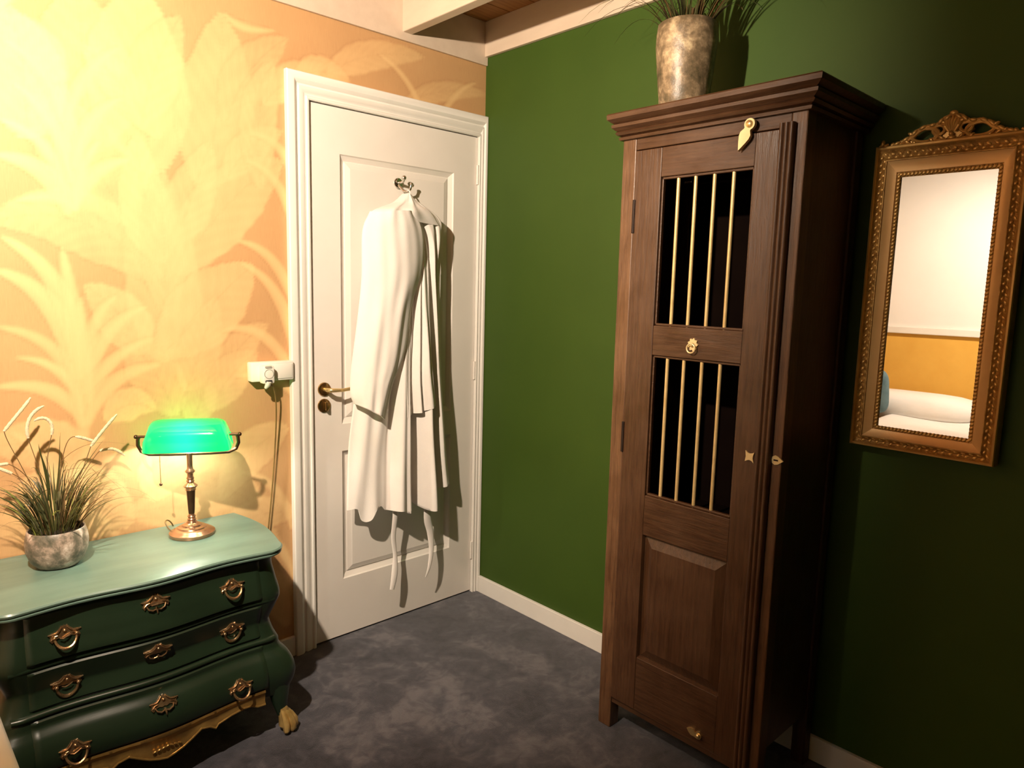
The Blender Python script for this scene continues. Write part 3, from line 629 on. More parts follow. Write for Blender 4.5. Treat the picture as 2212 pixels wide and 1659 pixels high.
# ================================================================== TALL CABINET
def cabinet():
    xf, xb = -0.353, -0.020; y0, y1 = -1.030, -1.577; zt = 1.832
    t = thing('tall_cabinet', (-0.19, (y0+y1)/2, 0.0), 'tall dark brown wooden cabinet with brass bars in its door', 'cabinet')
    pw = 0.046
    for nm, ya, yb in (('post', y0, y0-0.0475), ('post', y1+0.040, y1)):
        MB().box(xf, xf+0.045, min(ya, yb), max(ya, yb), 0.0, zt, 0.003).build(nm, 'cab_post', t, smooth=False)
        MB().box(xb-0.040, xb, min(ya, yb), max(ya, yb), 0.0, zt, 0.003).build(nm, 'cab_v', t, smooth=False)
    for ya in (y0-0.006, y1+0.020):
        MB().box(xf+0.045, xb-0.040, ya-0.014, ya, 0.165, zt, 0.001).build('side_panel', 'cab_v', t, smooth=False)
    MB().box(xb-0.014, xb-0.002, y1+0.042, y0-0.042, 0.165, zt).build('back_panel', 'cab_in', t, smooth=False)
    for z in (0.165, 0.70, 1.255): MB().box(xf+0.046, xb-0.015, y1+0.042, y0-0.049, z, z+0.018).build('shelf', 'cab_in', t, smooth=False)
    MB().box(xf+0.001, xf+0.022, y1+0.040, y0-0.0475, 1.7945, zt, 0.002).build('top_rail', 'cab_h', t, smooth=False)
    MB().box(xf+0.004, xf+0.030, y1+0.040, y0-0.0475, 0.088, 0.106, 0.002).build('bottom_rail', 'cab_h', t, smooth=False)
    # stepped cornice
    steps = [(0.0, 1.826), (0.010, 1.8265), (0.012, 1.834), (0.006, 1.837), (0.016, 1.840), (0.021, 1.846), (0.016, 1.851), (0.020, 1.853), (0.030, 1.860), (0.031, 1.868), (0.024, 1.871), (0.030, 1.874), (0.042, 1.882), (0.043, 1.894), (0.040, 1.898)]
    mb = MB(); vs = []; fs = []
    for o, z in steps: vs += [(xf-o, y0+o*0.75, z), (xb+0.012, y0+o*0.75, z), (xb+0.012, y1-o*1.05, z), (xf-o, y1-o*1.05, z)]
    for r in range(len(steps)-1):
        for k in range(4): fs.append((r*4+k, r*4+(k+1) % 4, r*4+4+(k+1) % 4, r*4+4+k))
    fs.append((0, 1, 2, 3)); n = (len(steps)-1)*4; fs.append((n, n+1, n+2, n+3))
    mb.add(vs, fs).build('cornice', 'cab_h', t, smooth=True, angle=22)
    # door: stiles, rails, raised panel, bars
    dy0, dy1 = y0-0.0495, y1+0.046; xd = xf-0.004
    oy0, oy1 = -1.170, -1.449
    d = bpy.data.objects.new('door', None); COL.objects.link(d); d.parent = t; d['_o'] = t['_o']; d['label'] = 'door with barred openings'
    MB().box(xd, xd+0.024, oy0, dy0, 0.110, 1.7915, 0.002).build('door_stile', 'cab_v', d, smooth=False)
    MB().box(xd, xd+0.024, dy1, oy1, 0.110, 1.7915, 0.002).build('door_stile', 'cab_v', d, smooth=False)
    for za, zb in ((1.711, 1.7915), (1.212, 1.297), (0.672, 0.794), (0.110, 0.282)):
        MB().box(xd+0.0006, xd+0.0232, oy1, oy0, za, zb, 0.002).build('door_rail', 'cab_h', d, smooth=False)
    # thin mouldings on the opening edges
    for za, zb in ((1.297, 1.711), (0.794, 1.212)):
        mb = MB()
        for q, zz in (((oy1, oy0), za), ((oy1, oy0), zb)):
            sgn = 1 if zz == za else -1
            mb.box(xd+0.006, xd+0.018, oy1, oy0, min(zz, zz+sgn*0.007), max(zz, zz+sgn*0.007), 0.002)
        mb.box(xd+0.006, xd+0.018, oy1, oy1+0.006, za, zb, 0.002); mb.box(xd+0.006, xd+0.018, oy0-0.006, oy0, za, zb, 0.002)
        mb.build('opening_bead', 'cab_h', d, smooth=False)
    rings = [(0.0, xd+0.003), (0.003, xd+0.013), (0.006, xd+0.013), (0.034, xd+0.002), (0.038, xd+0.002)]
    a0, a1, b0, b1 = oy1, oy0, 0.282, 0.672; vs = []; fs = []
    for i, xx in rings: vs += [(xx, a0+i, b0+i), (xx, a1-i, b0+i), (xx, a1-i, b1-i), (xx, a0+i, b1-i)]
    for r in range(len(rings)-1):
        for k in range(4): fs.append((r*4+k, r*4+(k+1) % 4, r*4+4+(k+1) % 4, r*4+4+k))
    n = (len(rings)-1)*4; fs.append((n, n+1, n+2, n+3))
    MB().add(vs, fs).build('raised_panel', 'cab_v', d, smooth=True, angle=14)
    bars = [-1.222, -1.2765, -1.3335, -1.3895]
    for za, zb, dy in ((1.294, 1.715, 0.0), (0.790, 1.216, 0.0045)):
        for yy in bars:
            MB().tube([(xd+0.012, yy+dy, za), (xd+0.012, yy+dy, zb)], 0.0052, 12).build('brass_bar', 'rod', d)
    # reeded cover strip on the closing edge
    def strip(u, v):
        y = lerp(-1.514, -1.552, u); b2 = 0.011 + 0.004*abs(math.sin(u*3*PI))
        if u < 0.02 or u > 0.98: b2 = 0.0
        return (xd-b2, y, lerp(0.10, 1.802, v))
    mb = MB(); mb.grid(strip, 31, 2); mb.f.append(tuple(i*2 for i in range(31))); mb.f.append(tuple(i*2+1 for i in range(31)))
    mb.build('cover_strip', 'cab_v', d, angle=50)
    for za, zb, yy in ((1.560, 1.655, -1.082), (0.910, 1.003, -1.080)):
        MB().box(xd-0.004, xd+0.002, yy-0.004, yy+0.004, za, zb, 0.0015).build('hinge', 'iron', d, smooth=False)
    # fittings ------------------------------------------------
    # turn-button latch: disc and spade
    c = Vector((xf-0.016, -1.438, 1.8115)); ang = math.radians(24)
    def pl(a, b2, tt):  # a to the right (towards -y), b up, turned
        ca, sa = math.cos(ang), math.sin(ang); a2 = a*ca + b2*sa; b3 = -a*sa + b2*ca
        return (c.x-tt, c.y-a2, c.z+b3)
    out = [(0.0145*math.cos(x), 0.0145*math.sin(x)) for x in [PI*(-0.28+1.56*k/18) for k in range(19)]]
    out += [(-0.009, -0.014), (-0.0155, -0.024), (-0.0150, -0.034), (-0.010, -0.047), (-0.004, -0.060), (0.0, -0.068), (0.004, -0.060), (0.010, -0.047), (0.0150, -0.034), (0.0155, -0.024), (0.009, -0.014)]
    lt = MB().plate(out, -0.006, 0.004, pl, 0.002).build('turn_latch', 'bone', t, angle=50)
    MB().lathe([(0.0, -0.009), (0.005, -0.0085), (0.009, -0.006), (0.0095, -0.002)], (c.x-0.0015, c.y, c.z), 18, 'x').build('rivet', 'brass', lt)
    MB().lathe([(0.006, 0.0), (0.006, 0.013)], (c.x+0.004, c.y, c.z), 12, 'x').build('pivot', 'iron', lt)
    # ring pull with scalloped rose
    rc = (xd, -1.3055, 1.252)
    sc = [(0.0145*(1+0.13*math.cos(9*x))*math.cos(x), 0.0165*(1+0.13*math.cos(9*x))*math.sin(x)) for x in [2*PI*k/72 for k in range(72)]]
    ro = MB().plate(sc, -0.001, 0.004, lambda a, b2, tt: (rc[0]-tt, rc[1]-a, rc[2]+b2), 0.0015).build('pull_rose', 'bone', d, angle=50)
    mb = MB(); mb.tube([(rc[0]-0.012+0.006*math.cos(x)*0, rc[1]+0.0125*math.cos(x), rc[2]-0.010+0.0125*math.sin(x)) for x in [2*PI*k/28 for k in range(28)]], 0.0022, 8, closed=True)
    mb.ball((rc[0]-0.007, rc[1], rc[2]), 0.006); mb.build('pull_ring', 'bone', d)
    # butterfly plate, pointed keyhole plate, low latch
    hx = (xd, -1.4945, 0.9745)
    bf = [(-0.0125, 0.0155), (-0.006, 0.010), (0, 0.0085), (0.006, 0.010), (0.0125, 0.0135), (0.0095, 0.004), (0.009, -0.004), (0.0125, -0.0155), (0.006, -0.010), (0, -0.0085), (-0.006, -0.010), (-0.0125, -0.0135), (-0.0105, 0.0)]
    MB().plate(bf, -0.001, 0.004, lambda a, b2, tt: (hx[0]-tt, hx[1]-a, hx[2]+b2), 0.001).build('butterfly_plate', 'bone', d, angle=50)
    kx = (xf, -1.5645, 0.978)
    kp = [(-0.013, 0.0), (-0.011, 0.008), (-0.004, 0.0125), (0.004, 0.0105), (0.010, 0.006), (0.018, 0.0), (0.010, -0.006), (0.004, -0.0105), (-0.004, -0.0125), (-0.011, -0.008)]
    ko = MB().plate(kp, -0.001, 0.003, lambda a, b2, tt: (kx[0]-tt, kx[1]-a, kx[2]+b2), 0.001).build('keyhole_plate', 'bone', t, angle=50)
    MB().box(kx[0]-0.0036, kx[0]-0.002, kx[1]-0.005, kx[1]+0.007, kx[2]-0.002, kx[2]+0.002).build('keyhole', 'iron', ko, smooth=False)
    bx = (xd, -1.388, 0.142)
    mb = MB(); lp = [(-0.026, 0.006), (-0.014, 0.012), (-0.004, 0.0115), (0.002, 0.004), (0.006, 0.010), (0.015, 0.012), (0.022, 0.004), (0.020, -0.008), (0.010, -0.012), (0.0, -0.009), (-0.012, -0.009), (-0.020, -0.003)]
    mb.plate(lp, -0.001, 0.006, lambda a, b2, tt: (bx[0]-tt, bx[1]-a, bx[2]+b2), 0.002); mb.ball((bx[0]-0.007, bx[1]-0.013, bx[2]), 0.007)
    mb.build('low_latch', 'brass', d, angle=50)
cabinet()

# ================================================================== WALL MIRROR
def mirror():
    t = thing('wall_mirror', (-0.001, -1.787, 0.985), 'gilded rectangular wall mirror with carved crest on green wall', 'mirror')
    cy = -1.7905; oy = 0.1690; oz0, oz1 = 0.992, 1.781; DX = 0.016
    def sweep(prof, name, m, ang=25):
        vs = []; fs = []
        for w, dd in prof: dd = dd + DX if dd > 0.005 else dd; vs += [(-dd, cy-oy+w, oz0+w*0.92), (-dd, cy+oy-w, oz0+w*0.92), (-dd, cy+oy-w, oz1-w*1.28), (-dd, cy-oy+w, oz1-w*1.28)]
        n = len(prof)
        for r in range(n):
            for k in range(4): fs.append((r*4+k, r*4+(k+1) % 4, ((r+1) % n)*4+(k+1) % 4, ((r+1) % n)*4+k))
        return MB().add(vs, fs).build(name, m, t, smooth=True, angle=ang)
    sweep([(0.0, 0.002), (0.0, 0.030), (0.002, 0.034), (0.006, 0.035), (0.008, 0.032), (0.008, 0.002)], 'outer_edge', 'gold')
    sweep([(0.008, 0.004), (0.008, 0.031), (0.012, 0.027), (0.018, 0.024), (0.024, 0.027), (0.028, 0.032), (0.030, 0.032), (0.030, 0.004)], 'carved_band', 'gold_dark')
    sweep([(0.030, 0.004), (0.030, 0.028), (0.033, 0.026), (0.049, 0.020), (0.052, 0.019), (0.052, 0.004)], 'flat_band', 'gold_flat')
    sweep([(0.052, 0.004), (0.052, 0.015), (0.061, 0.0135), (0.063, 0.0120), (0.063, 0.004)], 'inner_lip', 'gold_dark')
    def at(w): return cy-oy+w, cy+oy-w, oz0+w*0.92, oz1-w*1.28
    # rope moulding round the glass
    mb = MB(); a, b2, c, d = at(0.0570)
    def run(p, q, n, ang):
        for i in range(n):
            f = (i+0.5)/n; P = Vector(p).lerp(Vector(q), f); mb.ball(P, 0.0038, 0.0042, 0.0075, 8, 6, Matrix.Rotation(ang, 3, 'X'))
    run((-0.0305, a, c), (-0.0305, a, d), 70, 0.65); run((-0.0305, b2, c), (-0.0305, b2, d), 70, 0.65)
    run((-0.0305, a, c), (-0.0305, b2, c), 25, 0.9); run((-0.0305, a, d), (-0.0305, b2, d), 25, 0.9)
    mb.build('rope_moulding', 'gold', t)
    # carved leaf relief on the broad band
    mb = MB(); a, b2, c, d = at(0.0195); rr = random.Random(3)
    def relief(p, q, n, vert):
        for i in range(n):
            f = (i+0.5)/n; P = Vector(p).lerp(Vector(q), f); s = 1 if i % 2 else -1
            off = Vector((0, s*0.0042, 0)) if vert else Vector((0, 0, s*0.0042))
            mb.ball(P+off, 0.0035, 0.0036 if vert else 0.0066, 0.0066 if vert else 0.0036, 7, 5, Matrix.Rotation(s*0.5+rr.uniform(-.2, .2), 3, 'X'))
    relief((-0.0415, a, c), (-0.0415, a, d), 84, True); relief((-0.0415, b2, c), (-0.0415, b2, d), 84, True)
    relief((-0.0415, a, c), (-0.0415, b2, c), 34, False); relief((-0.0415, a, d), (-0.0415, b2, d), 34, False)
    mb.build('leaf_relief', 'gold', t)
    a, b2, c, d = at(0.0615)
    MB().box(-0.0285, -0.0220, a, b2, c, d).build('mirror_glass', 'mirror', t, smooth=False)
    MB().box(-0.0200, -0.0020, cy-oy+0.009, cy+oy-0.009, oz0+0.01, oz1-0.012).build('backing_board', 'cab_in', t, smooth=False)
    # pierced crest: scrolls, shell and leaves, each with relief
    Z = oz1-0.003
    def P(a, b2, x=-0.020): return (x-DX*0.6, cy-a, Z+b2)
    mb = MB()
    for s in (-1, 1):
        # big C scroll round each oval opening
        mb.tube([P(s*(0.060+0.030*math.cos(q)), 0.0215+0.0165*math.sin(q)) for q in [2*PI*k/20 for k in range(20)]], 0.0052, 8, closed=True)
        mb.tube([P(s*(0.030+0.013*math.cos(q)), 0.030+0.011*math.sin(q)) for q in [2*PI*k/16 for k in range(16)]], 0.0042, 8, closed=True)
        mb.tube([P(s*a, b2) for a, b2 in [(0.006, 0.061), (0.018, 0.056), (0.030, 0.046), (0.040, 0.041), (0.056, 0.042), (0.074, 0.034), (0.088, 0.022), (0.102, 0.014), (0.118, 0.007), (0.134, 0.003)]], [0.005, 0.006, 0.0055, 0.005, 0.0055, 0.006, 0.006, 0.0055, 0.005, 0.003], 8)
        mb.tube([P(s*a, b2) for a, b2 in [(0.010, 0.003), (0.040, 0.003), (0.080, 0.003), (0.120, 0.002), (0.140, 0.002)]], [0.006, 0.0055, 0.005, 0.004, 0.003], 8)
        for a, b2, r, rot in [(0.092, 0.028, 0.0085, 0.6), (0.100, 0.010, 0.009, 1.0), (0.082, 0.006, 0.008, 1.2), (0.044, 0.008, 0.008, 1.2), (0.022, 0.010, 0.0085, 0.9), (0.020, 0.046, 0.006, 0.6), (0.112, 0.012, 0.006, 0.9)]:
            mb.ball(P(s*a, b2, -0.022), 0.006, r, 0.0045, 9, 6, Matrix.Rotation(-s*rot*0.6, 3, 'X'))
        # corner leaf
        for a, b2, r, rot in [(0.150, 0.006, 0.009, 0.5), (0.158, 0.012, 0.010, 1.4), (0.162, 0.004, 0.007, 0.9)]:
            mb.ball(P(s*a, b2, -0.022), 0.006, r, 0.0055, 9, 6, Matrix.Rotation(s*rot, 3, 'X'))
    for k in range(-3, 4):   # shell
        a = k*0.24; mb.tube([P(math.sin(a)*0.010, 0.018+0.006*math.cos(a), -0.024), P(math.sin(a)*0.022, 0.020+0.020*math.cos(a), -0.027), P(math.sin(a)*0.030, 0.020+0.040*math.cos(a), -0.021)], [0.003, 0.0048, 0.0032], 8)
    def pc(pts): mb.plate(pts, 0.0, 0.010, lambda a, b2, tt: (-0.016-tt, cy-a, Z+b2))
    pc([(-0.150, -0.002), (0.150, -0.002), (0.120, 0.007), (-0.120, 0.007)]); pc([(-0.026, 0.0), (0.026, 0.0), (0.020, 0.020), (0.014, 0.040), (0.010, 0.060), (0.0, 0.064), (-0.010, 0.060), (-0.014, 0.040), (-0.020, 0.020)])
    for s in (-1, 1):
        pc([(s*0.086, 0.0), (s*0.140, 0.0), (s*0.120, 0.007), (s*0.100, 0.017), (s*0.090, 0.026), (s*0.084, 0.030)]); pc([(s*0.008, 0.062), (s*0.018, 0.057), (s*0.032, 0.046), (s*0.042, 0.041), (s*0.040, 0.036), (s*0.020, 0.042), (s*0.010, 0.050)])
        pc([(s*0.028, 0.0), (s*0.040, 0.0), (s*0.036, 0.012), (s*0.046, 0.024), (s*0.042, 0.030), (s*0.030, 0.018), (s*0.024, 0.016)])
        for a, b2, r, rot in [(0.012, 0.056, 0.010, 0.7), (0.026, 0.050, 0.010, 0.8), (0.044, 0.043, 0.009, 0.2), (0.066, 0.040, 0.010, 0.5), (0.084, 0.030, 0.011, 0.8), (0.104, 0.016, 0.011, 0.6), (0.124, 0.008, 0.010, 0.4), (0.134, 0.006, 0.008, 0.9)]:
            mb.ball(P(s*a, b2, -0.024), 0.005, r, 0.005, 9, 6, Matrix.Rotation(s*rot, 3, 'X'))
    mb.ball(P(0, 0.066, -0.022), 0.006, 0.010, 0.007)
    mb.ball(P(0, 0.016, -0.025), 0.006); mb.ball(P(0, 0.008, -0.022), 0.006, 0.010, 0.006)
    mb.build('crest', 'gold', t)
mirror()

# ================================================================== BANKER LAMP
def lamp():
    L = Vector((-1.300, -0.132, 0.600)); ang = math.radians(-28)
    t = thing('banker_lamp', L, 'lit desk lamp with green glass shade and bronze stem', 'lamp')
    ex = Vector((math.cos(ang), math.sin(ang), 0)); ey = Vector((-math.sin(ang), math.cos(ang), 0)); ez = Vector((0, 0, 1))
    def T(a, b2, c): return L + ex*a + ey*b2 + ez*c
    base = [(0.0, 0.0005), (0.066, 0.0005), (0.067, 0.003), (0.067, 0.010), (0.064, 0.0125), (0.058, 0.015), (0.055, 0.018), (0.046, 0.022), (0.043, 0.0225), (0.041, 0.026), (0.033, 0.0285), (0.030, 0.029), (0.028, 0.033), (0.021, 0.036), (0.017, 0.039), (0.0, 0.039)]
    MB().lathe([(r, L.z+h) for r, h in base], (L.x, L.y, 0), 48, cap=False).build('base', 'lamp_metal', t, angle=35)
    st1 = [(0.016, 0.038), (0.012, 0.046), (0.013, 0.050), (0.010, 0.054), (0.0125, 0.059), (0.009, 0.064), (0.0085, 0.068)]
    MB().lathe([(r, L.z+h) for r, h in st1], (L.x, L.y, 0), 24).build('stem_foot', 'lamp_metal', t)
    MB().lathe([(r, L.z+h) for r, h in [(0.0088, 0.068), (0.0100, 0.085), (0.0125, 0.135), (0.0130, 0.143)]], (L.x, L.y, 0), 24).build('stem_column', 'lamp_dark', t)
    st2 = [(r*1.12, h) for r, h in [(0.0130, 0.143), (0.0138, 0.1435), (0.0138, 0.146), (0.0130, 0.1465), (0.0135, 0.150), (0.0185, 0.156), (0.0185, 0.158), (0.011, 0.165), (0.0085, 0.168), (0.011, 0.172), (0.0085, 0.177), (0.0105, 0.181), (0.0078, 0.188), (0.0080, 0.196), (0.0130, 0.202), (0.0130, 0.205), (0.0085, 0.211), (0.0075, 0.220), (0.0075, 0.245), (0.0085, 0.262)]]
    MB().lathe([(r, L.z+h) for r, h in st2], (L.x, L.y, 0), 24).build('stem_neck', 'lamp_metal', t)
    # yoke
    mb = MB()
    for s in (-1, 1):
        mb.tube([T(s*a, b2, c) for a, b2, c in [(0.0, 0.004, 0.258), (0.06, 0.004, 0.258), (0.115, 0.004, 0.260), (0.136, 0.004, 0.270), (0.144, 0.002, 0.290), (0.143, 0.0, 0.308), (0.139, 0.0, 0.316)]], [0.005, 0.005, 0.005, 0.0052, 0.0055, 0.0055, 0.0045], 10)
        mb.tube([T(s*0.118, 0, 0.317), T(s*0.138, 0, 0.317), T(s*0.146, 0, 0.317)], [0.004, 0.004, 0.004], 10); mb.ball(T(s*0.148, 0, 0.317), 0.0065)
    mb.build('yoke', 'lamp_dark', t)
    # shade: trough of glass open below, rounded ends
    def shade(inner):
        def fn(u, v):
            a = lerp(-1, 1, u); hl = 0.124 - inner; k = abs(a)**5
            th = lerp(-PI*0.60, PI*0.60, v)     # from room side lip over the top to the wall side
            rx = 0.068 - inner; rz = 0.062 - inner
            f = math.sqrt(max(0, 1-abs(a)**9))
            b2 = rx*math.sin(th); c = rz*math.cos(th)
            c = c if c > 0 else c*1.6
            b2 = b2*(0.62+0.38*f); c = (c*(0.50+0.50*f) if c > 0 else c)
            sh = hl*(0.90+0.10*max(0, -math.cos(th)+0.75)) if True else hl
            return T(a*sh, b2, 0.308+c)
        return fn
    mb = MB(); nu, nv = 41, 25
    mb.grid(shade(0.0), nu, nv)
    # closed ends
    for e in (0, nu-1):
        mb.f.append(tuple(e*nv+k for k in range(nv)))
    o = mb.build('shade', 'shade', t, angle=60)
    # bulb + its light
    MB().tube([T(-0.050, 0, 0.332), T(-0.035, 0, 0.332), T(0.035, 0, 0.332), T(0.050, 0, 0.332)], [0.006, 0.011, 0.011, 0.006], 12).build('bulb', 'bulb', t)
    ld = bpy.data.lights.new('lamp_light', 'POINT'); ld.energy = LAMP_W; ld.color = (1.0, 0.93, 0.80); ld.shadow_soft_size = 0.012
    lo = bpy.data.objects.new('lamp_light', ld); COL.objects.link(lo); lo.parent = t; lo.location = T(0, 0, 0.306) - L
    # pull chain
    mb = MB(); c0 = T(-0.078, -0.030, 0.262)
    mb.tube([c0, c0-ez*0.085], 0.0012, 6)
    for k in range(18): mb.ball(c0-ez*(0.0045*k+0.002), 0.0018, n=6, m=5)
    ch = mb.build('pull_chain', 'brass', t)
    MB().ball(c0-ez*0.089, 0.0048).build('chain_bead', 'lamp_dark', ch)
lamp()

# ================================================================== POTTED GRASSES
def blade_mesh(mb, P, w, n=10, face=None):
    pts = bez(P, n); side = None
    tdir = (pts[-1]-pts[0]); side = tdir.cross(Vector((0, 0, 1)))
    if side.length < 1e-4: side = Vector((1, 0, 0))
    side.normalize()
    if face is not None: side = (side*0.5 + face*0.5).normalized()
    vs = []; fs = []
    for i, p in enumerate(pts):
        t = i/(n-1); ww = w*(0.55+0.45*math.sin(PI*min(1, t*1.3+0.2)))*(1-t**3)*0.5 + 0.00015
        vs += [p-side*ww, p+Vector((0, 0, -ww*0.35)), p+side*ww]
    for i in range(n-1):
        fs += [(i*3, i*3+1, i*3+4, i*3+3), (i*3+1, i*3+2, i*3+5, i*3+4)]
    mb.add(vs, fs)
def plant(name, c, label, prof, matp, soil, n, length, spread, seed, view, wide, hang=0.6):
    rr = random.Random(seed); t = thing(name, c, label, 'plant')
    MB().lathe([(r, c[2]+h) for r, h in prof], (c[0], c[1], 0), 48, cap=False).build('pot', matp, t, angle=50)
    sr, sh = soil
    mb = MB(); mb.lathe([(0.0, c[2]+sh-0.01), (sr, c[2]+sh-0.01), (sr, c[2]+sh), (sr*0.5, c[2]+sh+0.006), (0.0, c[2]+sh+0.008)], (c[0], c[1], 0), 24, cap=False); mb.build('soil', 'soil', t)
    for i in range(n):
        a = rr.uniform(0, 2*PI); r0 = sr*0.75*math.sqrt(rr.random()); p0 = Vector((c[0]+r0*math.cos(a), c[1]+r0*math.sin(a), c[2]+sh))
        a2 = a+rr.uniform(-0.6, 0.6); k = (r0/sr/0.75); lean = (0.15+0.85*k)*rr.uniform(0.5, 1.0)*spread; ln = length*rr.uniform(0.55, 1.0)
        dx, dy = math.cos(a2), math.sin(a2)
        if c[1]+dy*lean > -0.02: dy *= 0.1
        up = ln*math.sqrt(max(0.1, 1-(lean/spread*0.55)**2))
        p1 = p0+Vector((dx*lean*0.25, dy*lean*0.25, up*0.6)); p2 = p0+Vector((dx*lean*0.7, dy*lean*0.7, up*rr.uniform(0.8, 1.05)))
        p3 = p0+Vector((dx*lean*1.15, dy*lean*1.15, up*(1-hang*lean/spread*rr.uniform(0.4, 1.2))))
        for q in (p1, p2, p3):
            if q.y > -0.012: q.y = -0.012
            if q.x > -0.012: q.x = -0.012
            if q.z > 2.33: q.z = 2.33 - rr.uniform(0, 0.03)
        mb = MB(); blade_mesh(mb, (p0, p1, p2, p3), wide*rr.uniform(0.6, 1.2), 11, view)
        mb.build('leaf_blade', rr.choice(['blade_a', 'blade_a', 'blade_b', 'blade_b', 'blade_d'] if rr.random() > 0.08 else ['blade_c']), t, angle=80)
    return t
vw = Vector((math.cos(YAW), -math.sin(YAW), 0))
PA = (-1.664, -0.146, 0.600)
pa = plant('potted_plant', PA, 'ornamental grass with cream seed spikes in round mottled grey pot on chest', [(0.0, 0.0005), (0.046, 0.0005), (0.052, 0.003), (0.066, 0.020), (0.0745, 0.045), (0.0765, 0.065), (0.0745, 0.085), (0.0695, 0.104), (0.0675, 0.106), (0.0655, 0.104), (0.069, 0.085), (0.068, 0.06)], 'pot_a', (0.066, 0.088), 135, 0.235, 0.20, 5, vw, 0.0042, 0.75)
def spikes():
    def q(u, v, y): p = on_wall(u/3.951, 840+v/3.951, y); return p
    S = [([(262, 72), (215, 150), (100, 270), (35, 362)], [(35, 365), (60, 470), (160, 590), (300, 900)], -0.11), ([(378, 145), (265, 185), (205, 290), (240, 420)], [(240, 425), (270, 520), (330, 640), (400, 950)], -0.13),
         ([(290, 275), (370, 215), (470, 260), (440, 392)], [(440, 395), (410, 520), (380, 640), (430, 950)], -0.12), ([(640, 408), (700, 412), (745, 428), (795, 445)], [(640, 408), (560, 400), (520, 560), (500, 950)], -0.09),
         ([(1000, 215), (920, 300), (840, 400), (775, 490)], [(775, 492), (740, 590), (690, 760), (560, 1000)], -0.12), ([(1065, 570), (990, 500), (930, 500), (850, 530)], [(850, 530), (820, 560), (720, 680), (560, 1000)], -0.06),
         ([(-40, 650), (0, 650), (40, 640), (70, 640)], [(70, 642), (180, 680), (280, 780), (380, 1000)], -0.12), ([(-40, 670), (20, 690), (60, 705), (100, 722)], [(100, 722), (200, 770), (300, 850), (380, 1020)], -0.14)]
    for sp, stem, y in S:
        mb = MB(); pts = bez([q(u, v, y) for u, v in sp], 22); n = len(pts)
        mb.tube(pts, [0.0044*(0.35+0.65*min(1, (i+0.5)/4))*(0.7+0.3*min(1, (n-i)/3)) * (1+0.13*math.sin(i*2.4)) for i in range(n)], 9)
        o = mb.build('seed_spike', 'spike', pa, angle=80)
        mb = MB(); st = bez([q(u, v, y) for u, v in stem], 12); st[-1].z = max(st[-1].z, 0.69); mb.tube(st, 0.0011, 5); mb.build('spike_stem', 'blade_d', pa)
    # three long arching blades seen singly
    for P, m, w in [([(520, 620), (700, 430), (950, 400), (1290, 540)], 'blade_d', 0.003), ([(450, 1080), (480, 1010), (560, 1030), (700, 1140)], 'blade_c', 0.006), ([(430, 850), (330, 880), (250, 980), (215, 1120)], 'blade_d', 0.005),
                    ([(560, 900), (760, 760), (900, 800), (1180, 750)], 'blade_a', 0.0028), ([(560, 900), (800, 820), (1000, 860), (1190, 910)], 'blade_d', 0.0026), ([(540, 700), (720, 640), (900, 690), (1080, 915)], 'blade_a', 0.003),
                    ([(580, 950), (760, 860), (880, 960), (980, 1012)], 'blade_d', 0.0026), ([(420, 950), (420, 700), (330, 560), (330, 470)], 'blade_b', 0.010), ([(470, 950), (520, 700), (500, 560), (516, 370)], 'blade_b', 0.009),
                    ([(300, 960), (180, 890), (60, 850), (-40, 870)], 'blade_b', 0.006), ([(300, 1000), (200, 960), (80, 990), (-30, 1010)], 'blade_b', 0.005), ([(560, 950), (640, 760), (760, 600), (880, 440)], 'blade_a', 0.008)]:
        mb = MB(); Q = [q(u, v, -0.15) for u, v in P]; blade_mesh(mb, Q, w, 14, vw); mb.build('leaf_blade', m, pa, angle=80)
spikes()
PBc = (-0.205, -1.128, 1.8985)
plant('potted_plant', PBc, 'leafy grass in tall tapered bronze-glazed pot on top of brown cabinet', [(0.0, 0.0005), (0.064, 0.0005), (0.068, 0.004), (0.073, 0.06), (0.082, 0.14), (0.0875, 0.20), (0.0870, 0.235), (0.0835, 0.260), (0.0805, 0.262), (0.0785, 0.259), (0.081, 0.23), (0.079, 0.18)], 'pot_b', (0.078, 0.232), 85, 0.30, 0.30, 9, vw, 0.0075, 0.9)

# ================================================================== HOOK, ROBE
def hook():
    hx, hz = -0.442, 1.788
    t = thing('coat_hook', (hx, 0.0, hz), 'small chrome double coat hook fixed to the door', 'hook')
    MB().lathe([(0.0, -0.006), (0.014, -0.006), (0.019, -0.004), (0.020, 0.0005)], (hx, 0.0, hz), 24, 'y').build('back_plate', 'chrome', t)
    mb = MB()
    mb.tube([(hx, -0.004, hz), (hx, -0.030, hz+0.002), (hx-0.002, -0.040, hz+0.004), (hx-0.002, -0.043, hz+0.012)], [0.006, 0.005, 0.005, 0.005], 10); mb.ball((hx-0.002, -0.044, hz+0.016), 0.0095)
    mb.build('upper_arm', 'chrome', t)
    mb = MB()
    mb.tube([(hx, -0.004, hz-0.008), (hx+0.010, -0.022, hz-0.030), (hx+0.020, -0.036, hz-0.034), (hx+0.026, -0.046, hz-0.024), (hx+0.028, -0.049, hz-0.008)], [0.005, 0.005, 0.005, 0.005, 0.0045], 10); mb.ball((hx+0.0285, -0.0495, hz-0.004), 0.0065)
    mb.build('lower_arm', 'chrome', t)
hook()
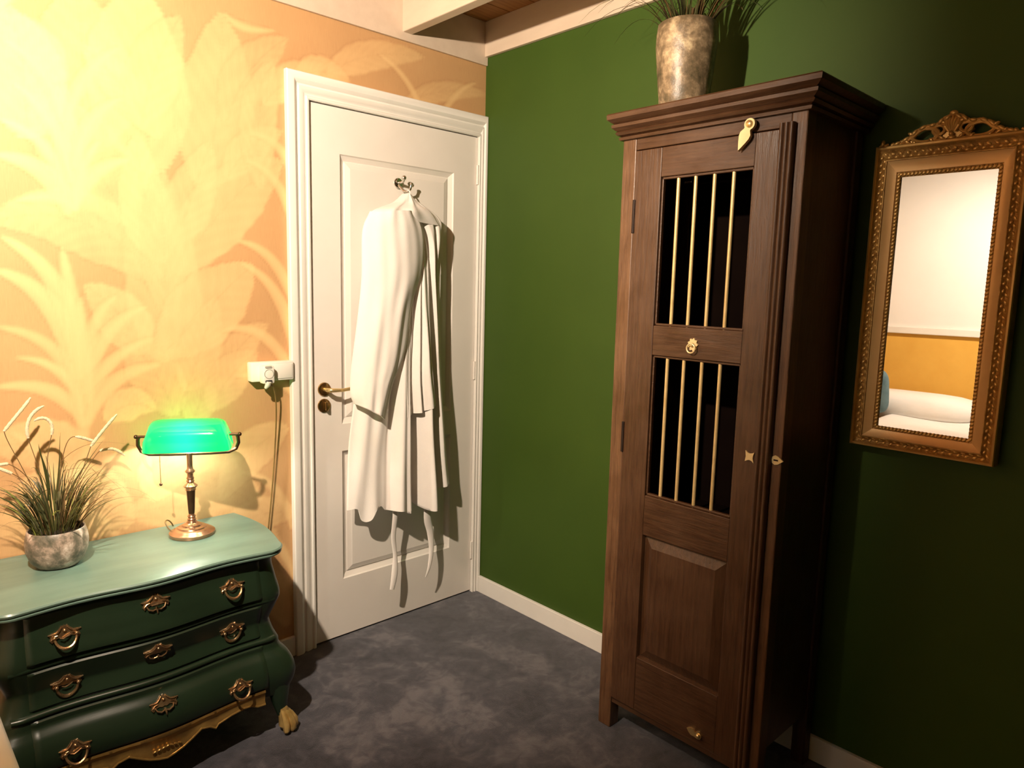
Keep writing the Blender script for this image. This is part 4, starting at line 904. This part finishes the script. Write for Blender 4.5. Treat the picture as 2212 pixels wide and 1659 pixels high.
def sheet(name, left, right, folds, hem, parent, bulge=0.02, nu=72, nv=90, thick=0.006, top=None, matn='robe', wob=0.004, seed=1):
    """hanging cloth between two edge lines given as (u, v, depth); folds = [(s_top, s_bottom, width, height)]; hem = [(s, dv)] lengthens the lower edge"""
    def edge(E, t):
        k = t*(len(E)-1); idx = [(i/(len(E)-1)) for i in range(len(E))]
        return tuple(interp(t, [(idx[i], E[i][j]) for i in range(len(E))]) for j in range(3))
    rr = random.Random(seed); ph = [rr.uniform(0, 6) for _ in range(6)]
    def front(s, t):
        l = edge(left, t); r = edge(right, t)
        u = lerp(l[0], r[0], s); v = lerp(l[1], r[1], s); y = lerp(l[2], r[2], s)
        v += interp(s, hem)*t**4 if hem else 0
        if top: v += interp(s, top)*(1-t)**6
        d = bulge*math.sin(PI*s)**0.7
        for a, b2, w, h in folds:
            c = lerp(a, b2, t); x = (s-c)/w; d += h*math.exp(-x*x)*min(1, 0.25+1.2*t)
        d += wob*math.sin(s*17+ph[0]+t*5)*math.sin(t*9+ph[1]) + wob*0.6*math.sin(s*31+ph[2]-t*7)
        yy = min(y-d, -0.012)
        p = on_wall(u, v, y); p.y = yy; return p
    mb = MB(); mb.grid(lambda a, b2: front(a, b2), nu, nv)
    nF = nu*nv
    back = []
    for i in range(nu):
        for j in range(nv):
            p = front(i/(nu-1), j/(nv-1)); back.append((p[0], min(p[1]+thick, -0.006), p[2]))
    fs = []
    for i in range(nu-1):
        for j in range(nv-1): fs.append((i*nv+j, i*nv+j+1, (i+1)*nv+j+1, (i+1)*nv+j))
    mb.add(back, fs)
    B = nF
    for i in range(nu-1):
        for j in (0, nv-1): mb.f.append((i*nv+j, (i+1)*nv+j, B+(i+1)*nv+j, B+i*nv+j))
    for j in range(nv-1):
        for i in (0, nu-1): mb.f.append((i*nv+j, i*nv+j+1, B+i*nv+j+1, B+i*nv+j))
    return mb.build(name, matn, parent, angle=80)
def robe():
    t = thing('bathrobe', (-0.44, -0.06, 0.45), 'white cotton bathrobe hanging from the hook on the white door', 'bathrobe')
    # skirt and body against the door
    sheet('robe_body', [(812, 452, -0.05), (790, 560, -0.05), (780, 720, -0.045), (766, 870, -0.050), (754, 980, -0.055), (749, 1100, -0.060)],
          [(925, 452, -0.06), (950, 560, -0.070), (952, 700, -0.08), (956, 850, -0.085), (962, 960, -0.090), (969, 1044, -0.095)],
          [(0.20, 0.08, 0.06, 0.014), (0.30, 0.24, 0.07, 0.020), (0.40, 0.385, 0.030, -0.018), (0.46, 0.47, 0.07, 0.050), (0.52, 0.565, 0.03, 0.026), (0.60, 0.655, 0.040, -0.045), (0.74, 0.79, 0.055, 0.055), (0.83, 0.885, 0.03, -0.040), (0.93, 0.955, 0.03, 0.015)],
          [(0.0, 2), (0.09, 4), (0.13, 30), (0.20, 32), (0.25, 14), (0.31, 8), (0.36, 20), (0.48, 24), (0.55, 34), (0.58, 30), (0.635, 12), (0.69, 30), (0.76, 40), (0.83, 34), (0.87, 8), (0.90, 6), (1.0, 0)], t, 0.016, 130, 110, seed=4)
    # big front sleeve
    sheet('robe_sleeve', [(800, 456, -0.105), (784, 500, -0.105), (782, 600, -0.105), (772, 700, -0.10), (760, 800, -0.09), (758, 850, -0.085), (764, 872, -0.085)],
          [(896, 456, -0.125), (913, 505, -0.130), (912, 580, -0.130), (890, 660, -0.130), (874, 760, -0.125), (848, 830, -0.120), (830, 906, -0.110)],
          [(0.30, 0.25, 0.20, 0.014), (0.66, 0.70, 0.18, 0.014), (0.88, 0.80, 0.10, -0.005)], None, t, 0.040, 60, 80, wob=0.0018, seed=6)
    # second sleeve
    sheet('robe_sleeve', [(872, 470, -0.075), (874, 560, -0.080), (866, 660, -0.085), (860, 740, -0.085), (856, 820, -0.090), (861, 904, -0.095)],
          [(912, 480, -0.085), (920, 590, -0.095), (925, 680, -0.105), (930, 760, -0.110), (935, 820, -0.115), (941, 874, -0.115)],
          [(0.20, 0.14, 0.07, 0.018), (0.45, 0.36, 0.05, -0.022), (0.58, 0.50, 0.05, 0.012), (0.68, 0.58, 0.03, -0.014), (0.80, 0.78, 0.12, 0.020), (0.95, 0.95, 0.04, 0.008)], None, t, 0.022, 64, 70, wob=0.002, seed=8)
    # right shoulder with turned collar
    sheet('robe_shoulder', [(872, 428, -0.060), (884, 470, -0.080), (902, 540, -0.070), (915, 620, -0.065), (922, 760, -0.060)],
          [(886, 424, -0.060), (947, 470, -0.090), (953, 510, -0.090), (945, 600, -0.075), (950, 760, -0.065)],
          [(0.5, 0.5, 0.14, 0.014), (0.72, 0.66, 0.06, -0.022)], None, t, 0.018, 40, 60, wob=0.002, seed=10)
    sheet('robe_collar', [(872, 418, -0.062), (850, 437, -0.082), (812, 452, -0.115), (797, 466, -0.110)],
          [(884, 418, -0.062), (905, 440, -0.090), (930, 458, -0.110), (950, 488, -0.100)], [(0.25, 0.25, 0.1, 0.010), (0.6, 0.62, 0.1, 0.012)], None, t, 0.020, 50, 30, thick=0.008, wob=0.001, seed=12)
    # hanging loop over the hook
    mb = MB(); mb.tube([(-0.4175, -0.058, 1.735), (-0.4215, -0.052, 1.752), (-0.4235, -0.046, 1.760), (-0.4235, -0.040, 1.760), (-0.420, -0.036, 1.748), (-0.415, -0.036, 1.728)], 0.0035, 8, flat=0.6); mb.build('hanging_loop', 'robe', t)
    # belt ends
    def belt(P, y, w, seed):
        mb = MB(); pts = []; n = len(P)
        for i in range(40):
            f = i/39; u = interp(f, [(k/(n-1), P[k][0]) for k in range(n)]); v = interp(f, [(k/(n-1), P[k][1]) for k in range(n)]); ww = interp(f, [(k/(n-1), P[k][2]) for k in range(n)])
            p = on_wall(u, v, y); p.y -= 0.006*math.sin(f*7+seed); pts.append((p, ww*w))
        mb.tube([p for p, q in pts], [q for p, q in pts], 10, flat=0.45); mb.build('belt_end', 'robe', t, angle=80)
    belt([(853, 1090, 1.1), (852, 1120, 1.0), (851, 1160, 0.9), (855, 1200, 0.8), (852, 1235, 1.2), (845, 1272, 0.9)], -0.075, 0.0125, 1)
    belt([(922, 1085, 1.5), (924, 1120, 1.5), (931, 1150, 1.3), (932, 1185, 1.0), (926, 1220, 0.7), (919, 1246, 0.25)], -0.075, 0.0125, 2)
robe()

# ================================================================== SOCKET, PLUG, FLEX
def socket():
    t = thing('wall_socket', (-0.98, 0.0, 1.055), 'white surface-mounted double wall socket beside the door casing', 'socket')
    b3 = MB().box(-1.058, -0.9055, -0.040, -0.0005, 1.054, 1.121, 0.005).build('socket_box', 'plastic', t)
    MB().box(-0.985, -0.912, -0.0425, -0.039, 1.061, 1.112, 0.002).build('cover_plate', 'plastic', t)
    p = thing('plug_adapter', (-1.012, -0.040, 1.05), 'white plug-in adapter with round outlet stuck in the wall socket', 'plug')
    MB().box(-1.033, -0.9915, -0.075, -0.0405, 1.050, 1.112, 0.006).build('adapter_body', 'plastic', p)
    mb = MB(); mb.lathe([(0.0, -0.0745), (0.0135, -0.0745), (0.0150, -0.0762), (0.0165, -0.0762), (0.0165, -0.074)], (-1.0125, 0, 1.084), 28, 'y', cap=False); mb.build('round_outlet', 'plastic_hole', p)
    mb = MB(); mb.box(-1.026, -1.002, -0.0765, -0.074, 1.104, 1.1105, 0.003); mb.build('upper_slot', 'plastic_hole', p)
    mb = MB(); mb.box(-1.026, -1.002, -0.0762, -0.074, 1.054, 1.063, 0.003); mb.build('lower_slot', 'plug_dark', p)
    mb = MB(); mb.tube([(-1.014, -0.075, 1.058), (-1.016, -0.071, 1.046), (-1.018, -0.060, 1.035)], [0.009, 0.009, 0.006], 10); mb.build('plug_grip', 'plastic', p)
    pts = bez([(-1.004, -0.068, 1.049), (-0.975, -0.05, 1.020), (-0.955, -0.026, 0.97), (-0.968, -0.018, 0.86), (-0.985, -0.018, 0.70), (-0.975, -0.018, 0.60), (-1.015, -0.018, 0.46), (-1.060, -0.020, 0.20), (-1.05, -0.022, 0.003)], 40)
    tag(MB().tube(pts, 0.0026, 8).build('lamp_flex', 'cord'), 'thin brown lamp flex hanging down the wallpaper behind the chest', 'cord')
    c0 = Vector((-1.303, -0.132, 0.6))
    mb = MB(); mb.tube(bez([(-1.345, -0.085, 0.604), (-1.375, -0.055, 0.640), (-1.34, -0.040, 0.645), (-1.325, -0.03, 0.604)], 16), 0.0022, 6)
    tag(mb.build('flex_loop', 'cord'), 'small loop of brown flex behind the desk lamp base', 'cord')
socket()

# ================================================================== BED (edge in view, rest seen in the mirror)
def bed():
    t = thing('bed', (-2.9, -1.0, 0.0), 'bed with plump white duvet whose corner shows beside the chest', 'bed')
    x0, x1, y0, y1 = -3.985, -1.866, -1.95, -0.52
    MB().box(x0+0.02, x1-0.05, y0+0.04, y1-0.04, 0.10, 0.34, 0.01).build('bed_base', 'linen', t)
    for xx in (x0+0.15, x1-0.20):
        for yy in (y0+0.15, y1-0.15): MB().tube([(xx, yy, 0.0), (xx, yy, 0.11)], 0.03, 12).build('leg', 'iron', t)
    def duv(u, v):
        x = lerp(-1, 1, u); yv = lerp(-1, 1, v)
        ex = math.copysign(min(1, abs(x)/0.86), x); ey = math.copysign(min(1, abs(yv)/0.84), yv)
        dropx = max(0, (abs(x)-0.86)/0.14); dropy = max(0, (abs(yv)-0.84)/0.16)
        X = lerp(x0, x1, (ex+1)/2); Y = lerp(y0, y1, (ey+1)/2)
        dr = max(dropx, dropy)
        z = 0.545 - 0.045*(1-math.cos(min(1, 0)))
        edge = max(abs(ex), abs(ey)); z -= 0.05*max(0, (edge-0.9)/0.1)**2
        z += 0.014*math.sin(X*5.1+Y*3)*math.sin(Y*4.3) + 0.008*math.sin(X*11+1)*math.cos(Y*9)
        if dr > 0: z = z - dr*0.30
        return (X, Y, z)
    MB().grid(duv, 80, 70).build('duvet', 'linen', t, angle=80)
    for yc, hl in ((-0.64, 0.46), (-1.50, 0.38)):
        def pil(u, v, yc=yc, hl=hl):
            a = 2*PI*u; th = PI*v; cx = math.copysign(abs(math.cos(a))**0.5, math.cos(a)); sy = math.copysign(abs(math.sin(a))**0.5, math.sin(a)); s = math.sin(th)**0.45
            return (-3.75+0.22*cx*s, yc+hl*sy*s, 0.60+0.10*math.cos(th))
        MB().grid(pil, 36, 14, cu=True).build('pillow', 'linen', t, angle=80)
bed()
def cushion():
    t = thing('cushion', (-3.35, -0.42, 0.56), 'small blue patterned cushion on the white bed, seen in the mirror', 'cushion')
    def fn(u, v):
        a = 2*PI*u; th = PI*v; cx = math.copysign(abs(math.cos(a))**0.45, math.cos(a)); sy = math.copysign(abs(math.sin(a))**0.45, math.sin(a)); s = math.sin(th)**0.55
        return (-3.35+0.07*math.cos(th)+0.04*sy*s, -0.42+0.19*cx*s, 0.73+0.17*sy*s)
    MB().grid(fn, 36, 14, cu=True).build('cushion_cover', 'blue_cloth', t, angle=80)
cushion()

# ================================================================== CEILING SPOTLIGHTS
def spot(pos, aim, watts, label, ang, blend, col):
    pos = Vector(pos); d = (Vector(aim)-pos).normalized()
    t = thing('ceiling_spotlight', (pos.x, pos.y, pos.z), label, 'spotlight')
    MB().lathe([(0.0, 2.4895), (0.045, 2.4895), (0.045, 2.474), (0.0, 2.472)], (pos.x, pos.y, 0), 24, cap=False).build('mount', 'chrome', t)
    MB().tube([(pos.x, pos.y, 2.475), pos - d*0.05 + Vector((0, 0, 0.02))], 0.008, 8).build('arm', 'chrome', t)
    MB().tube([pos-d*0.085, pos-d*0.07, pos-d*0.045, pos-d*0.030], [0.012, 0.028, 0.034, 0.036], 20).build('lamp_head', 'chrome', t)
    MB().ball(pos-d*0.022, 0.022).build('lamp_bulb', 'bulb', t)
    ld = bpy.data.lights.new('spot_light', 'SPOT'); ld.energy = watts; ld.color = col; ld.spot_size = math.radians(ang); ld.spot_blend = blend; ld.shadow_soft_size = 0.022
    lo = bpy.data.objects.new('spot_light', ld); COL.objects.link(lo); lo.parent = t
    lo.location = d*0.03; lo.rotation_euler = d.to_track_quat('-Z', 'Y').to_euler()
spot(SPOT, SPOT_AIM, SPOT_W, 'chrome ceiling spotlight above the bed foot lighting the door wall', SPOT_ANGLE, SPOT_BLEND, SPOT_COL)
spot(BED_SPOT, BED_AIM, BED_W, 'chrome ceiling spotlight lighting the ochre wall behind the bed', 110, 1.0, (1.0, 0.84, 0.66))

for o in bpy.data.objects:
    if '_o' in o: del o['_o']
